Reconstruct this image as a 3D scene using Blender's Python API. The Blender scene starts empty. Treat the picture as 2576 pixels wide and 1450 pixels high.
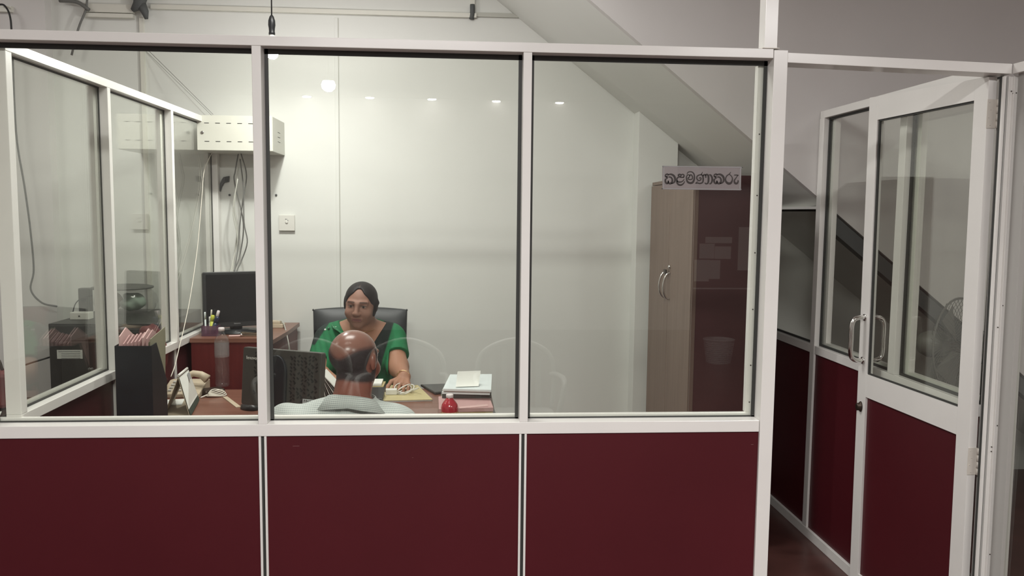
import bpy, bmesh, math, random
import numpy as np
from mathutils import Vector, Matrix
random.seed(4)
PI = math.pi
S = bpy.context.scene
COL = S.collection

# ---------------------------------------------------------------- camera, world, lights, exposure
W, H = 2576, 1450
CF, YAW, PIT, ROL = 2058.1, 0.0728, 0.0915, 0.0103
CAM = np.array([1.3321, -2.4641, 1.5974])
def cam_axes():
    f = np.array([math.sin(YAW)*math.cos(PIT), math.cos(YAW)*math.cos(PIT), -math.sin(PIT)])
    r = np.array([math.cos(YAW), -math.sin(YAW), 0.0]); u = np.cross(r, f)
    c, s = math.cos(ROL), math.sin(ROL)
    return c*r+s*u, -s*r+c*u, f
CR, CU, CFW = cam_axes()
def P(px, py, ax, val):
    """world point seen at a pixel of the photograph on the plane ax = val"""
    k = 'xyz'.index(ax)
    d = CFW + CR*(px-W/2)/CF - CU*(py-H/2)/CF
    return CAM + d*(val-CAM[k])/d[k]
cam = bpy.data.cameras.new('camera'); co = bpy.data.objects.new('camera', cam); COL.objects.link(co)
cam.sensor_width = 36.0; cam.lens = CF*36.0/W; cam.clip_start = 0.05; cam.clip_end = 60
m = Matrix(((CR[0], CU[0], -CFW[0], CAM[0]), (CR[1], CU[1], -CFW[1], CAM[1]), (CR[2], CU[2], -CFW[2], CAM[2]), (0, 0, 0, 1)))
co.matrix_world = m
S.camera = co
S.view_settings.view_transform = 'Standard'; S.view_settings.look = 'None'
S.view_settings.gamma = 1.0; S.view_settings.use_curve_mapping = False
S.view_settings.exposure = 0.0
S.render.engine = 'CYCLES'
try:
    S.cycles.max_bounces = 9; S.cycles.transparent_max_bounces = 24; S.cycles.use_denoising = True
    S.cycles.sample_clamp_indirect = 6.0
except Exception: pass
wd = bpy.data.worlds.new('world'); S.world = wd; wd.use_nodes = True
wd.node_tree.nodes['Background'].inputs[0].default_value = (0.9, 0.95, 1.0, 1)
wd.node_tree.nodes['Background'].inputs[1].default_value = 0.02
def area_lamp(name, loc, size, power, col, rot=(0, 0, 0), sy=None):
    l = bpy.data.lights.new(name, 'AREA'); l.energy = power; l.color = col; l.size = size
    if sy: l.shape = 'RECTANGLE'; l.size_y = sy
    o = bpy.data.objects.new(name, l); COL.objects.link(o); o.location = loc; o.rotation_euler = rot
    return o
# strip lamps on the ceiling of the waiting hall, behind the photographer
area_lamp('hall_light', (1.1, -2.7, 2.98), 1.1, 120, (1.0, 0.98, 0.96), sy=0.3)
area_lamp('hall_light', (3.6, -3.3, 2.98), 1.1, 82, (1.0, 0.98, 0.96), sy=0.3)
# unseen fill lamp added overhead to brighten the office evenly
area_lamp('office_fill', (0.95, 0.72, 3.0), 0.9, 29, (1.0, 0.99, 0.95), sy=0.5)
bd = bpy.data.lights.new('bulb_light', 'AREA'); bd.shape = 'DISK'; bd.size = 0.05; bd.energy = 7.5; bd.color = (1.0, 0.99, 0.96)
bo = bpy.data.objects.new('bulb_light', bd); COL.objects.link(bo); bo.location = (0.497, 1.47, 2.289)     # the bulb throws most of its light downwards
area_lamp('left_room_fill', (-1.7, 0.9, 3.0), 0.6, 13, (1.0, 0.98, 0.94))  # added fill lamp out of view, lifts the left room
BULB = (0.497, 1.47, 2.353)
BULB_STRENGTH = 235.0

# ---------------------------------------------------------------- materials
MT = {}
def nodes(name):
    m = bpy.data.materials.new(name); m.use_nodes = True
    nt = m.node_tree
    return m, nt, nt.nodes['Principled BSDF']
def mat(name, col, rough=0.5, metal=0.0, spec=0.5, noise=0.0, nscale=6.0, bump=0.0, bscale=200.0, coat=0.0, emit=None, alpha=None):
    if name in MT: return MT[name]
    m, nt, b = nodes(name)
    c = (col[0], col[1], col[2], 1)
    b.inputs['Base Color'].default_value = c
    b.inputs['Roughness'].default_value = rough; b.inputs['Metallic'].default_value = metal
    b.inputs['Specular IOR Level'].default_value = spec
    b.inputs['Coat Weight'].default_value = coat
    tc = nt.nodes.new('ShaderNodeTexCoord')
    if noise > 0:
        n = nt.nodes.new('ShaderNodeTexNoise'); n.inputs['Scale'].default_value = nscale; n.inputs['Detail'].default_value = 5
        r = nt.nodes.new('ShaderNodeValToRGB')
        r.color_ramp.elements[0].position = 0.3; r.color_ramp.elements[1].position = 0.7
        r.color_ramp.elements[0].color = tuple(x*(1-noise) for x in col)+(1,)
        r.color_ramp.elements[1].color = tuple(min(1, x*(1+noise)) for x in col)+(1,)
        nt.links.new(tc.outputs['Object'], n.inputs['Vector']); nt.links.new(n.outputs['Fac'], r.inputs['Fac'])
        nt.links.new(r.outputs['Color'], b.inputs['Base Color'])
    if bump > 0:
        n2 = nt.nodes.new('ShaderNodeTexNoise'); n2.inputs['Scale'].default_value = bscale
        bp = nt.nodes.new('ShaderNodeBump'); bp.inputs['Strength'].default_value = bump; bp.inputs['Distance'].default_value = 0.002
        nt.links.new(tc.outputs['Object'], n2.inputs['Vector']); nt.links.new(n2.outputs['Fac'], bp.inputs['Height'])
        nt.links.new(bp.outputs['Normal'], b.inputs['Normal'])
    if emit:
        b.inputs['Emission Color'].default_value = (emit[0], emit[1], emit[2], 1); b.inputs['Emission Strength'].default_value = emit[3]
    if alpha is not None: b.inputs['Alpha'].default_value = alpha
    MT[name] = m
    return m
def wood(name, c1, c2, rough=0.4, scale=3.0, axis='Z', spec=0.4):
    m, nt, b = nodes(name)
    tc = nt.nodes.new('ShaderNodeTexCoord'); mp = nt.nodes.new('ShaderNodeMapping')
    sc = {'Z': (14, 14, 0.8), 'X': (0.8, 14, 14), 'Y': (14, 0.8, 14)}[axis]
    mp.inputs['Scale'].default_value = sc
    n = nt.nodes.new('ShaderNodeTexNoise'); n.inputs['Scale'].default_value = scale; n.inputs['Detail'].default_value = 6; n.inputs['Distortion'].default_value = 0.6
    r = nt.nodes.new('ShaderNodeValToRGB'); r.color_ramp.elements[0].position = 0.3; r.color_ramp.elements[1].position = 0.72
    r.color_ramp.elements[0].color = c1+(1,); r.color_ramp.elements[1].color = c2+(1,)
    nt.links.new(tc.outputs['Object'], mp.inputs['Vector']); nt.links.new(mp.outputs['Vector'], n.inputs['Vector'])
    nt.links.new(n.outputs['Fac'], r.inputs['Fac']); nt.links.new(r.outputs['Color'], b.inputs['Base Color'])
    b.inputs['Roughness'].default_value = rough; b.inputs['Specular IOR Level'].default_value = spec
    MT[name] = m
    return m
def glass_mat(name, tint, rough=0.0, ior=1.5, opaque=0.0, body=(0.8, 0.8, 0.8)):
    """clear sheet: Fresnel reflection over a straight-through transmission"""
    m = bpy.data.materials.new(name); m.use_nodes = True; nt = m.node_tree
    for n in list(nt.nodes): nt.nodes.remove(n)
    out = nt.nodes.new('ShaderNodeOutputMaterial'); mix = nt.nodes.new('ShaderNodeMixShader')
    tr = nt.nodes.new('ShaderNodeBsdfTransparent'); tr.inputs['Color'].default_value = tint+(1,)
    gl = nt.nodes.new('ShaderNodeBsdfGlossy'); gl.inputs['Roughness'].default_value = rough; gl.inputs['Color'].default_value = (1, 1, 1, 1)
    fr = nt.nodes.new('ShaderNodeFresnel'); ge = nt.nodes.new('ShaderNodeNewGeometry')
    ma = nt.nodes.new('ShaderNodeMath'); ma.operation = 'MULTIPLY_ADD'
    ma.inputs[1].default_value = (1/ior)-ior; ma.inputs[2].default_value = ior
    nt.links.new(ge.outputs['Backfacing'], ma.inputs[0]); nt.links.new(ma.outputs[0], fr.inputs['IOR'])
    nt.links.new(fr.outputs['Fac'], mix.inputs['Fac'])
    if opaque > 0:
        df = nt.nodes.new('ShaderNodeBsdfDiffuse'); df.inputs['Color'].default_value = body+(1,)
        m2 = nt.nodes.new('ShaderNodeMixShader'); m2.inputs['Fac'].default_value = opaque
        nt.links.new(tr.outputs[0], m2.inputs[1]); nt.links.new(df.outputs[0], m2.inputs[2]); nt.links.new(m2.outputs[0], mix.inputs[1])
    else: nt.links.new(tr.outputs[0], mix.inputs[1])
    nt.links.new(gl.outputs[0], mix.inputs[2]); nt.links.new(mix.outputs[0], out.inputs['Surface'])
    MT[name] = m
    return m
def vcol_mat(name, rough=0.5, spec=0.4, sub=0.0, bump=0.0, bscale=300, sheen=0.0):
    m, nt, b = nodes(name)
    a = nt.nodes.new('ShaderNodeAttribute'); a.attribute_name = 'Col'
    nt.links.new(a.outputs['Color'], b.inputs['Base Color'])
    b.inputs['Roughness'].default_value = rough; b.inputs['Specular IOR Level'].default_value = spec
    if bump:
        tc = nt.nodes.new('ShaderNodeTexCoord')
        n2 = nt.nodes.new('ShaderNodeTexNoise'); n2.inputs['Scale'].default_value = bscale
        bp = nt.nodes.new('ShaderNodeBump'); bp.inputs['Strength'].default_value = bump; bp.inputs['Distance'].default_value = 0.002
        nt.links.new(tc.outputs['Object'], n2.inputs['Vector']); nt.links.new(n2.outputs['Fac'], bp.inputs['Height'])
        nt.links.new(bp.outputs['Normal'], b.inputs['Normal'])
    MT[name] = m
    return m
mat('white_alu', (0.80, 0.785, 0.755), 0.22, noise=0.03, nscale=3, spec=0.5)
mat('white_alu_old', (0.66, 0.62, 0.56), 0.35, noise=0.06, nscale=5)
mat('maroon', (0.075, 0.0085, 0.013), 0.42, spec=0.35, noise=0.10, nscale=1.5, bump=0.03, bscale=900)
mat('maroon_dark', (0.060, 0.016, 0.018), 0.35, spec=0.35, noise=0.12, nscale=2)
mat('gasket', (0.035, 0.036, 0.033), 0.6)
mat('wall_ivory', (0.735, 0.742, 0.705), 0.55, noise=0.02, nscale=2, bump=0.02, bscale=60)
mat('wall_lilac', (0.68, 0.66, 0.645), 0.7, noise=0.03, nscale=2, bump=0.03, bscale=60)
mat('ceiling_paint', (0.70, 0.67, 0.64), 0.8, noise=0.02)
mat('floor_red', (0.085, 0.035, 0.030), 0.3, noise=0.2, nscale=8)
mat('white_plastic', (0.72, 0.71, 0.66), 0.35)
mat('beige_plastic', (0.55, 0.46, 0.34), 0.45, noise=0.04)
mat('pvc', (0.70, 0.69, 0.62), 0.4)
mat('pvc_grey', (0.50, 0.50, 0.45), 0.5)  # greyer plastic for the joint line, trunking end, pale cables and cords
mat('grey_rubber', (0.09, 0.095, 0.095), 0.6)
mat('black_plastic', (0.016, 0.017, 0.018), 0.38, noise=0.1)
mat('black_satin', (0.013, 0.016, 0.020), 0.5, noise=0.15, nscale=30)
mat('screen', (0.010, 0.011, 0.012), 0.16)
mat('steel_box', (0.58, 0.575, 0.51), 0.35)
mat('slot', (0.012, 0.012, 0.012), 0.7)
mat('chrome', (0.75, 0.74, 0.72), 0.12, metal=1.0)
mat('brass', (0.42, 0.36, 0.28), 0.3, metal=1.0)
mat('dark_metal', (0.06, 0.045, 0.035), 0.4, metal=0.7)
mat('steel_dark', (0.055, 0.055, 0.050), 0.4, noise=0.12, nscale=4)
mat('paper', (0.80, 0.81, 0.76), 0.7, noise=0.03, nscale=20)
mat('paper_blue', (0.68, 0.74, 0.74), 0.7, noise=0.03, nscale=20)
mat('paper_pink', (0.62, 0.42, 0.40), 0.7, noise=0.05, nscale=12)
mat('folder_pink', (0.50, 0.31, 0.30), 0.7, noise=0.05, nscale=12)
mat('folder_tan', (0.52, 0.45, 0.24), 0.65, noise=0.07, nscale=10)
mat('folder_green', (0.27, 0.26, 0.18), 0.65, noise=0.05)
mat('ink', (0.03, 0.022, 0.020), 0.6)
mat('ink_grey', (0.30, 0.30, 0.30), 0.7)
mat('leather', (0.018, 0.022, 0.025), 0.45, noise=0.1, bump=0.15, bscale=350)
mat('leather_maroon', (0.085, 0.018, 0.022), 0.42, bump=0.1, bscale=350)
mat('cable_white', (0.66, 0.62, 0.54), 0.5)
mat('cable_grey', (0.16, 0.16, 0.15), 0.5)
mat('cable_black', (0.02, 0.02, 0.02), 0.5)
mat('red_drink', (0.42, 0.030, 0.045), 0.15, spec=0.6, coat=0.6, noise=0.1, nscale=12)
mat('bottle_label', (0.55, 0.36, 0.20), 0.5, noise=0.4, nscale=90)
mat('cap_white', (0.75, 0.68, 0.68), 0.4)
mat('yellow', (0.50, 0.52, 0.06), 0.4)
mat('navy', (0.014, 0.022, 0.055), 0.25)
mat('calendar_card', (0.33, 0.28, 0.20), 0.7)
mat('calendar_green', (0.035, 0.07, 0.055), 0.5)
mat('pearl', (0.8, 0.8, 0.76), 0.1, coat=1.0)
mat('gem_green', (0.01, 0.10, 0.05), 0.08, coat=1.0)
mat('gold', (0.85, 0.62, 0.35), 0.18, metal=1.0)
mat('silver', (0.8, 0.78, 0.76), 0.12, metal=1.0)
mat('edge_brown', (0.13, 0.085, 0.068), 0.5)
mat('fan_white', (0.16, 0.155, 0.14), 0.5)
mat('basket_grey', (0.40, 0.40, 0.38), 0.4)
mat('chair_plastic', (0.42, 0.41, 0.38), 0.4)
mat('cupboard_side', (0.056, 0.019, 0.020), 0.45, noise=0.1)
mat('monitor_back', (0.060, 0.057, 0.050), 0.5, noise=0.1)
mat('red_bag', (0.15, 0.03, 0.03), 0.6, noise=0.2, nscale=12)
mat('cloth_beige', (0.52, 0.42, 0.30), 0.7, noise=0.3, nscale=18)
mat('cloth_green', (0.42, 0.52, 0.44), 0.7, noise=0.2, nscale=18)
wood('desk_wood', (0.165, 0.070, 0.048), (0.235, 0.110, 0.078), 0.30, axis='X')
wood('desk_front', (0.105, 0.014, 0.014), (0.14, 0.022, 0.020), 0.4, axis='Z')
wood('cupboard_wood', (0.185, 0.132, 0.104), (0.235, 0.172, 0.136), 0.5, axis='Z', scale=2)
glass_mat('glass', (0.955, 0.965, 0.945))
glass_mat('clear_plastic', (0.94, 0.94, 0.94), rough=0.05, opaque=0.035)
glass_mat('purple_plastic', (0.55, 0.40, 0.50), rough=0.1, opaque=0.35, body=(0.25, 0.14, 0.2))
glass_mat('film', (0.85, 0.85, 0.85), rough=0.15, opaque=0.15)
mat('bulb_glow', (1, 1, 1), 0.4, emit=(1.0, 0.99, 0.96, BULB_STRENGTH))
mat('downlight_glow', (1, 1, 1), 0.4, emit=(1.0, 0.97, 0.92, 110.0))
mat('lamp_glow', (1, 1, 1), 0.4, emit=(1.0, 0.97, 0.93, 260.0))
vcol_mat('skin', 0.55, 0.3)
vcol_mat('hair', 0.55, 0.3, bump=0.5, bscale=160)
vcol_mat('fabric', 0.75, 0.2, bump=0.25, bscale=260)

# ---------------------------------------------------------------- mesh helpers
BASE = {}
FL = 0.045          # the office floor lies this far above the hall datum
def fz(z): return FL+z*(0.30-FL)/0.30 if z < 0.30 else z
def wloc(o): return BASE.get(o.name, (0.0, 0.0, 0.0))
def tagp(o, label=None, cat=None, group=None, kind=None):
    if label: o['label'] = label
    if cat: o['category'] = cat
    if group: o['group'] = group
    if kind: o['kind'] = kind
    return o
def thing(name, loc, label, cat, group=None, kind=None):
    loc = (loc[0], loc[1], fz(float(loc[2])))
    o = bpy.data.objects.new(name, None); COL.objects.link(o); o.location = loc
    o.empty_display_size = 0.05; BASE[o.name] = tuple(float(v) for v in loc)
    return tagp(o, label, cat, group, kind)
def obj(name, bm, mt, parent=None, smooth=False, bevel=0.0, label=None):
    """link a bmesh laid out in world coordinates as one mesh object, its origin at its base or its thing's base"""
    for v in bm.verts: v.co.z = fz(v.co.z)
    if parent is not None: off = wloc(parent)
    else:
        bb = np.array([v.co[:] for v in bm.verts]); off = tuple((bb.min(0)+bb.max(0))/2); off = (off[0], off[1], float(bb[:, 2].min()))
    bmesh.ops.translate(bm, verts=bm.verts, vec=(-off[0], -off[1], -off[2]))
    bmesh.ops.recalc_face_normals(bm, faces=bm.faces)
    me = bpy.data.meshes.new(name); bm.to_mesh(me); bm.free()
    mts = mt if isinstance(mt, (list, tuple)) else [mt]
    for x in mts: me.materials.append(MT[x] if isinstance(x, str) else x)
    if smooth:
        for p in me.polygons: p.use_smooth = True
    o = bpy.data.objects.new(name, me); COL.objects.link(o)
    if parent is not None: o.parent = parent
    else: o.location = off
    BASE[o.name] = tuple(off)
    if bevel > 0:
        b = o.modifiers.new('bevel', 'BEVEL'); b.width = bevel; b.segments = 2; b.limit_method = 'ANGLE'; b.angle_limit = 0.7
        b.harden_normals = False
    if label: o['label'] = label
    return o
def B(): return bmesh.new()
def box(bm, x0, x1, y0, y1, z0, z1, mi=0, M=None):
    vs = [bm.verts.new((x, y, z)) for x in (x0, x1) for y in (y0, y1) for z in (z0, z1)]
    fs = [(0, 1, 3, 2), (4, 6, 7, 5), (0, 4, 5, 1), (2, 3, 7, 6), (0, 2, 6, 4), (1, 5, 7, 3)]
    for f in fs:
        ff = bm.faces.new([vs[i] for i in f]); ff.material_index = mi
    if M is not None:
        for v in vs: v.co = M @ v.co
    return bm
def boxes(*bs):
    bm = B()
    for b in bs: box(bm, *b)
    return bm
def prism(bm, pts, a0, a1, axis='y', mi=0, M=None):
    """extrude a 2-D outline between a0 and a1 along an axis"""
    def mk(p, a):
        return {'y': (p[0], a, p[1]), 'x': (a, p[0], p[1]), 'z': (p[0], p[1], a)}[axis]
    v0 = [bm.verts.new(mk(p, a0)) for p in pts]; v1 = [bm.verts.new(mk(p, a1)) for p in pts]
    fs = [bm.faces.new(v0), bm.faces.new(v1[::-1])]
    n = len(pts)
    for i in range(n): fs.append(bm.faces.new((v0[i], v0[(i+1) % n], v1[(i+1) % n], v1[i])))
    for f in fs: f.material_index = mi
    if M is not None:
        for v in v0+v1: v.co = M @ v.co
    return bm
def hexa(bm, bot, top, mi=0):
    b = [bm.verts.new(p) for p in bot]; t = [bm.verts.new(p) for p in top]
    for f in ([b[3], b[2], b[1], b[0]], t, [b[0], b[1], t[1], t[0]], [b[1], b[2], t[2], t[1]], [b[2], b[3], t[3], t[2]], [b[3], b[0], t[0], t[3]]):
        bm.faces.new(f).material_index = mi
    return bm
def smoothpts(pts, n=8, closed=False):
    pts = [Vector(p) for p in pts]
    if len(pts) < 3: return pts
    out = []
    N = len(pts); rng = range(N) if closed else range(N-1)
    for i in rng:
        p0 = pts[i-1] if (i > 0 or closed) else pts[0]*2-pts[1]
        p1 = pts[i]; p2 = pts[(i+1) % N]
        p3 = pts[(i+2) % N] if (i+2 < N or closed) else pts[-1]*2-pts[-2]
        for k in range(n):
            t = k/n
            out.append(0.5*((2*p1)+(p2-p0)*t+(2*p0-5*p1+4*p2-p3)*t*t+(3*p1-p0-3*p2+p3)*t**3))
    if not closed: out.append(pts[-1])
    return out
def tube(bm, pts, r, seg=8, smooth=0, closed=False, mi=0, cap=True):
    if smooth: pts = smoothpts(pts, smooth, closed)
    pts = [Vector(p) for p in pts]; N = len(pts); rings = []
    up = None
    for i, p in enumerate(pts):
        if closed: t = (pts[(i+1) % N]-pts[i-1])
        else: t = (pts[min(i+1, N-1)]-pts[max(i-1, 0)])
        if t.length < 1e-9: t = Vector((0, 0, 1))
        t.normalize()
        if up is None:
            up = t.orthogonal().normalized()
        else:
            up = (up-t*up.dot(t))
            up = up.normalized() if up.length > 1e-6 else t.orthogonal().normalized()
        s = t.cross(up)
        rr = r[i] if isinstance(r, (list, tuple)) else r
        rings.append([bm.verts.new(p+(up*math.cos(2*PI*k/seg)+s*math.sin(2*PI*k/seg))*rr) for k in range(seg)])
    for i in range(N if closed else N-1):
        a, b = rings[i], rings[(i+1) % N]
        for k in range(seg):
            f = bm.faces.new((a[k], a[(k+1) % seg], b[(k+1) % seg], b[k])); f.material_index = mi; f.smooth = True
    if cap and not closed:
        bm.faces.new(rings[0][::-1]).material_index = mi; bm.faces.new(rings[-1]).material_index = mi
    return bm
def lathe(bm, prof, c, seg=28, mi=0, M=None, cap=True):
    rings = []
    for r, z in prof:
        ring = [bm.verts.new((r*math.cos(2*PI*k/seg), r*math.sin(2*PI*k/seg), z)) for k in range(seg)]
        rings.append(ring)
    for a, b in zip(rings, rings[1:]):
        for k in range(seg):
            f = bm.faces.new((a[k], a[(k+1) % seg], b[(k+1) % seg], b[k])); f.material_index = mi; f.smooth = True
    if cap:
        bm.faces.new(rings[0][::-1]).material_index = mi; bm.faces.new(rings[-1]).material_index = mi
    for ring in rings:
        for v in ring:
            if M is not None: v.co = M @ v.co
            v.co += Vector(c)
    return bm
def Rz(a, c=(0, 0, 0)): c = Vector(c); return Matrix.Translation(c) @ Matrix.Rotation(a, 4, 'Z') @ Matrix.Translation(-c)
def TR(loc, rx=0, ry=0, rz=0):
    return Matrix.Translation(Vector(loc)) @ Matrix.Rotation(rz, 4, 'Z') @ Matrix.Rotation(ry, 4, 'Y') @ Matrix.Rotation(rx, 4, 'X')
def rrect(w, h, r, n=5, cx=0, cy=0):
    out = []
    for sx, sy, a0 in ((1, 1, 0), (-1, 1, 90), (-1, -1, 180), (1, -1, 270)):
        for k in range(n+1):
            a = math.radians(a0+90*k/n)
            out.append((cx+sx*(w/2-r)+r*math.cos(a), cy+sy*(h/2-r)+r*math.sin(a)))
    return out
def struct(name, bm, mt, label, cat='wall', **k):
    return tagp(obj(name, bm, mt, **k), label, cat, kind='structure')

# ---------------------------------------------------------------- room shell
HT = 2.10; SB = 0.918; ST = 0.955; YB = 2.25; CEIL = 3.05
XM = [(-0.060, -0.033), (0.7495, 0.776), (1.539, 1.565)]
PX0, PX1 = 2.298, 2.341
GY = 0.052
struct('floor', boxes((-3.2, 6.0, -8.3, 3.4, -0.05, 0.0)), 'floor_red', 'glossy dark red cement floor', 'floor')
struct('ceiling', boxes((-3.2, 6.0, -8.3, 3.4, CEIL, CEIL+0.06)), 'ceiling_paint', 'pale painted ceiling above the glazed office', 'ceiling')
# back wall with a stepped pilaster on the right and a column on the left
wb = thing('wall_back', (1.2, YB, 0), 'ivory back wall of the office with a vertical panel joint', 'wall', kind='structure')
obj('wall_surface', boxes((-0.84, 4.9, YB, YB+0.12, 0, CEIL)), 'wall_ivory', wb)
obj('joint_strip', boxes((0.672, 0.692, YB-0.006, YB, 0.0, 2.665)), 'wall_ivory', wb, bevel=0.001, label='narrow cover strip over the wall panel joint')
obj('joint_line', boxes((0.692, 0.6955, YB-0.003, YB+0.001, 0.0, 2.665)), 'pvc_grey', wb)
obj('pilaster', boxes((2.372, 2.60, YB-0.12, YB, 0, 2.35)), 'wall_ivory', wb, bevel=0.002)
struct('wall_left_side', boxes((-3.2, -0.84, YB-0.07, YB+0.12, 0, CEIL)), 'wall_lilac', 'lilac grey wall of the next room at far left')
struct('wall_far_left', boxes((-3.25, -3.15, -8.3, 3.4, 0, CEIL)), 'wall_lilac', 'outer wall of the room on the left')
struct('wall_far_right', boxes((5.9, 6.0, -8.3, 3.4, 0, CEIL)), 'wall_lilac', 'outer wall of the hall on the right')
struct('wall_rear', boxes((-3.2, 6.0, -8.3, -8.2, 0, CEIL)), 'wall_lilac', 'far wall of the hall behind the photographer')
struct('wall_stair_end', boxes((4.9, 6.0, 2.25, 2.37, 0, CEIL)), 'wall_lilac', 'wall beyond the foot of the stairs')

# staircase: sloping slab rising to the left along the back wall, its closed side wall above
SL = -0.773
def soff(x): return 2.63+SL*(x-1.774)
YS = 1.34
def soffn(x): return 2.237-0.800*(x-2.356)
st = thing('staircase', (3.0, YS, 0), 'staircase rising to the left above the office, smooth ivory soffit and lilac side wall', 'staircase', kind='structure')
bm = B(); xa, xb = 1.25, 4.95
hexa(bm, [(xa, YS+0.02, soffn(xa)), (xb, YS+0.02, soffn(xb)), (xb, YB, soff(xb)), (xa, YB, soff(xa))], [(xa, YS+0.02, soffn(xa)+0.16), (xb, YS+0.02, soffn(xb)+0.16), (xb, YB, soff(xb)+0.16), (xa, YB, soff(xa)+0.16)])
obj('soffit_slab', bm, 'wall_ivory', st)
bm = B()
xs0 = 1.36
prism(bm, [(xs0, soffn(xs0)), (xb, soffn(xb)), (6.0, soffn(xb)), (6.0, CEIL), (xs0, CEIL)], YS-0.02, YS+0.02, 'y')
obj('stair_side_wall', bm, 'wall_lilac', st)
bm = B()
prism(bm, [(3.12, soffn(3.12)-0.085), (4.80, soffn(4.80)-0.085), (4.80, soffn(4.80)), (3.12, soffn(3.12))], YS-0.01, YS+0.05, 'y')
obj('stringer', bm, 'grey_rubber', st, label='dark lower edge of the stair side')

# ---------------------------------------------------------------- front partition
wf = thing('wall_front', (1.15, 0, 0), 'white framed office partition with three tall panes over dark red panels', 'wall', kind='structure')
obj('top_rail', boxes((-1.6, PX0-0.0005, 0, 0.05, 2.072, HT)), 'white_alu', wf, bevel=0.0015)
obj('sill_rail', boxes((-1.6, PX0-0.001, 0, 0.05, SB, ST)), 'white_alu', wf, bevel=0.0015)
obj('bottom_rail', boxes((-1.6, PX0-0.001, 0, 0.05, 0, 0.05)), 'white_alu', wf, bevel=0.0015)
for a, b in XM: obj('mullion', boxes((a, b, 0.001, 0.05, ST, 2.072)), 'white_alu', wf, bevel=0.0015)
obj('corner_post', boxes((PX0, PX1, -0.004, 0.07, 0, HT-0.004)), 'white_alu', wf, bevel=0.0015)
obj('upper_post', boxes((2.268, 2.308, 0.0, 0.05, HT+0.001, CEIL)), 'white_alu', wf, bevel=0.0015)
obj('foot_plate', boxes((2.262, 2.314, -0.003, 0.052, HT, HT+0.0025)), 'white_alu_old', wf)
edges = [(XM[0][1], XM[1][0]), (XM[1][1], XM[2][0]), (XM[2][1], PX0)]
def screw(bm, x, y, z, r=0.0022, axis='y'):
    M = Matrix.Rotation(PI/2, 4, 'X') if axis == 'y' else Matrix.Rotation(PI/2, 4, 'Y')
    lathe(bm, [(r, -0.001), (r, 0.001), (0.0003, 0.0013)], (x, y, z), 8, M=M)
for i, (a, b) in enumerate(edges):
    w = obj('pane', boxes((a-0.003, b+0.003, GY, GY+0.005, ST-0.002, 2.075)), 'glass', wf)
    g = 0.0105
    obj('gasket', boxes((a, b, GY-0.005, GY-0.0003, 2.057, 2.072), (a, b, GY-0.005, GY-0.0003, ST, ST+0.004), (a, a+g, GY-0.005, GY-0.0003, ST, 2.072), (b-g, b, GY-0.005, GY-0.0003, ST, 2.072)), 'gasket', wf)  # tall top strip also stands for the rail's shaded underside
    obj('glazing_bead', boxes((a, b, GY+0.0055, GY+0.020, ST-0.002, ST+0.012)), 'white_alu', wf, bevel=0.002)
bm = boxes((2.272, 2.2985, GY+0.006, GY+0.03, ST+0.012, 2.06))
obj('side_bead', bm, 'white_alu', wf, bevel=0.001)
bm = B()
for z in (1.0, 1.12, 1.3, 1.48, 1.66, 1.85): screw(bm, 2.284, GY+0.0055, z)
obj('bead_screw', bm, 'dark_metal', wf)
pe = [(-1.55, -0.040), (-0.028, XM[1][0]), (XM[1][0]+0.0235, XM[2][0]), (XM[2][0]+0.0235, PX0)]
for a, b in pe: obj('panel', boxes((a, b, 0.006, 0.012, 0.05, SB)), 'maroon', wf, label='glossy dark red laminate panel')
for a in (-0.055, XM[1][0], XM[2][0]):
    for k in (0, 0.0165): obj('panel_trim', boxes((a+k, a+k+0.007, 0.001, 0.012, 0.05, SB-0.0005)), 'white_alu', wf, bevel=0.001)
    obj('trim_groove', boxes((a+0.007, a+0.0165, 0.008, 0.012, 0.05, SB-0.0005)), 'gasket', wf)
# inner lining of the partition behind the panels
obj('inner_lining', boxes((-1.55, PX0, 0.04, 0.048, 0.05, SB)), 'maroon_dark', wf)
bm = B()
for (x, z, l) in ((0.85, 0.885, 0.02), (1.21, 0.845, 0.004), (2.275, 0.875, 0.008)):
    box(bm, x, x+l, 0.0052, 0.0062, z, z+0.0009)
mat('scratch_mark', (0.22, 0.10, 0.10), 0.6)
obj('scratch', bm, 'scratch_mark', wf)

# room name sticker, letters traced as strokes
sg = thing('name_sign', P(1765, 478, 'y', GY-0.0025), 'clear bordered sticker with dark Sinhala lettering on the right pane', 'sign')
tl = P(1667, 418, 'y', GY-0.001); br = P(1864, 479, 'y', GY-0.001); bl = P(1667, 475, 'y', GY-0.001); tr = P(1864, 421, 'y', GY-0.001)
def sxy(u, v):   # pixel of the 9.908x zoom at (1640,400) -> world on the glass
    return P(1640+u/9.908, 400+v/9.908, 'y', GY-0.0022)
def ribbon(bm, pts, wid, y=0.0, smooth=6, closed=False):
    """flat pen stroke of varying width facing the viewer (a printed letter)"""
    q = [Vector((p[0], p[1], wid if len(p) < 3 else p[2])) for p in pts]
    q = smoothpts(q, smooth, closed)
    L = []; Rr = []; n = len(q)
    for i in range(n):
        a = q[i-1] if (i > 0 or closed) else q[i]; b = q[(i+1) % n] if (i < n-1 or closed) else q[i]
        t = Vector((b.x-a.x, b.y-a.y)); t = t.normalized() if t.length > 1e-9 else Vector((1, 0)); nn = Vector((-t.y, t.x))*q[i].z/2
        for lst, s in ((L, 1), (Rr, -1)):
            w = sxy(q[i].x+nn.x*s, q[i].y+nn.y*s); lst.append(bm.verts.new((w[0], w[1]-y, w[2])))
    for i in range(n if closed else n-1):
        j = (i+1) % n
        bm.faces.new((L[i], L[j], Rr[j], Rr[i]))
bm = B()
p = [sxy(262, 170), sxy(2232, 190), sxy(2222, 785), sxy(262, 762)]
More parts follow.
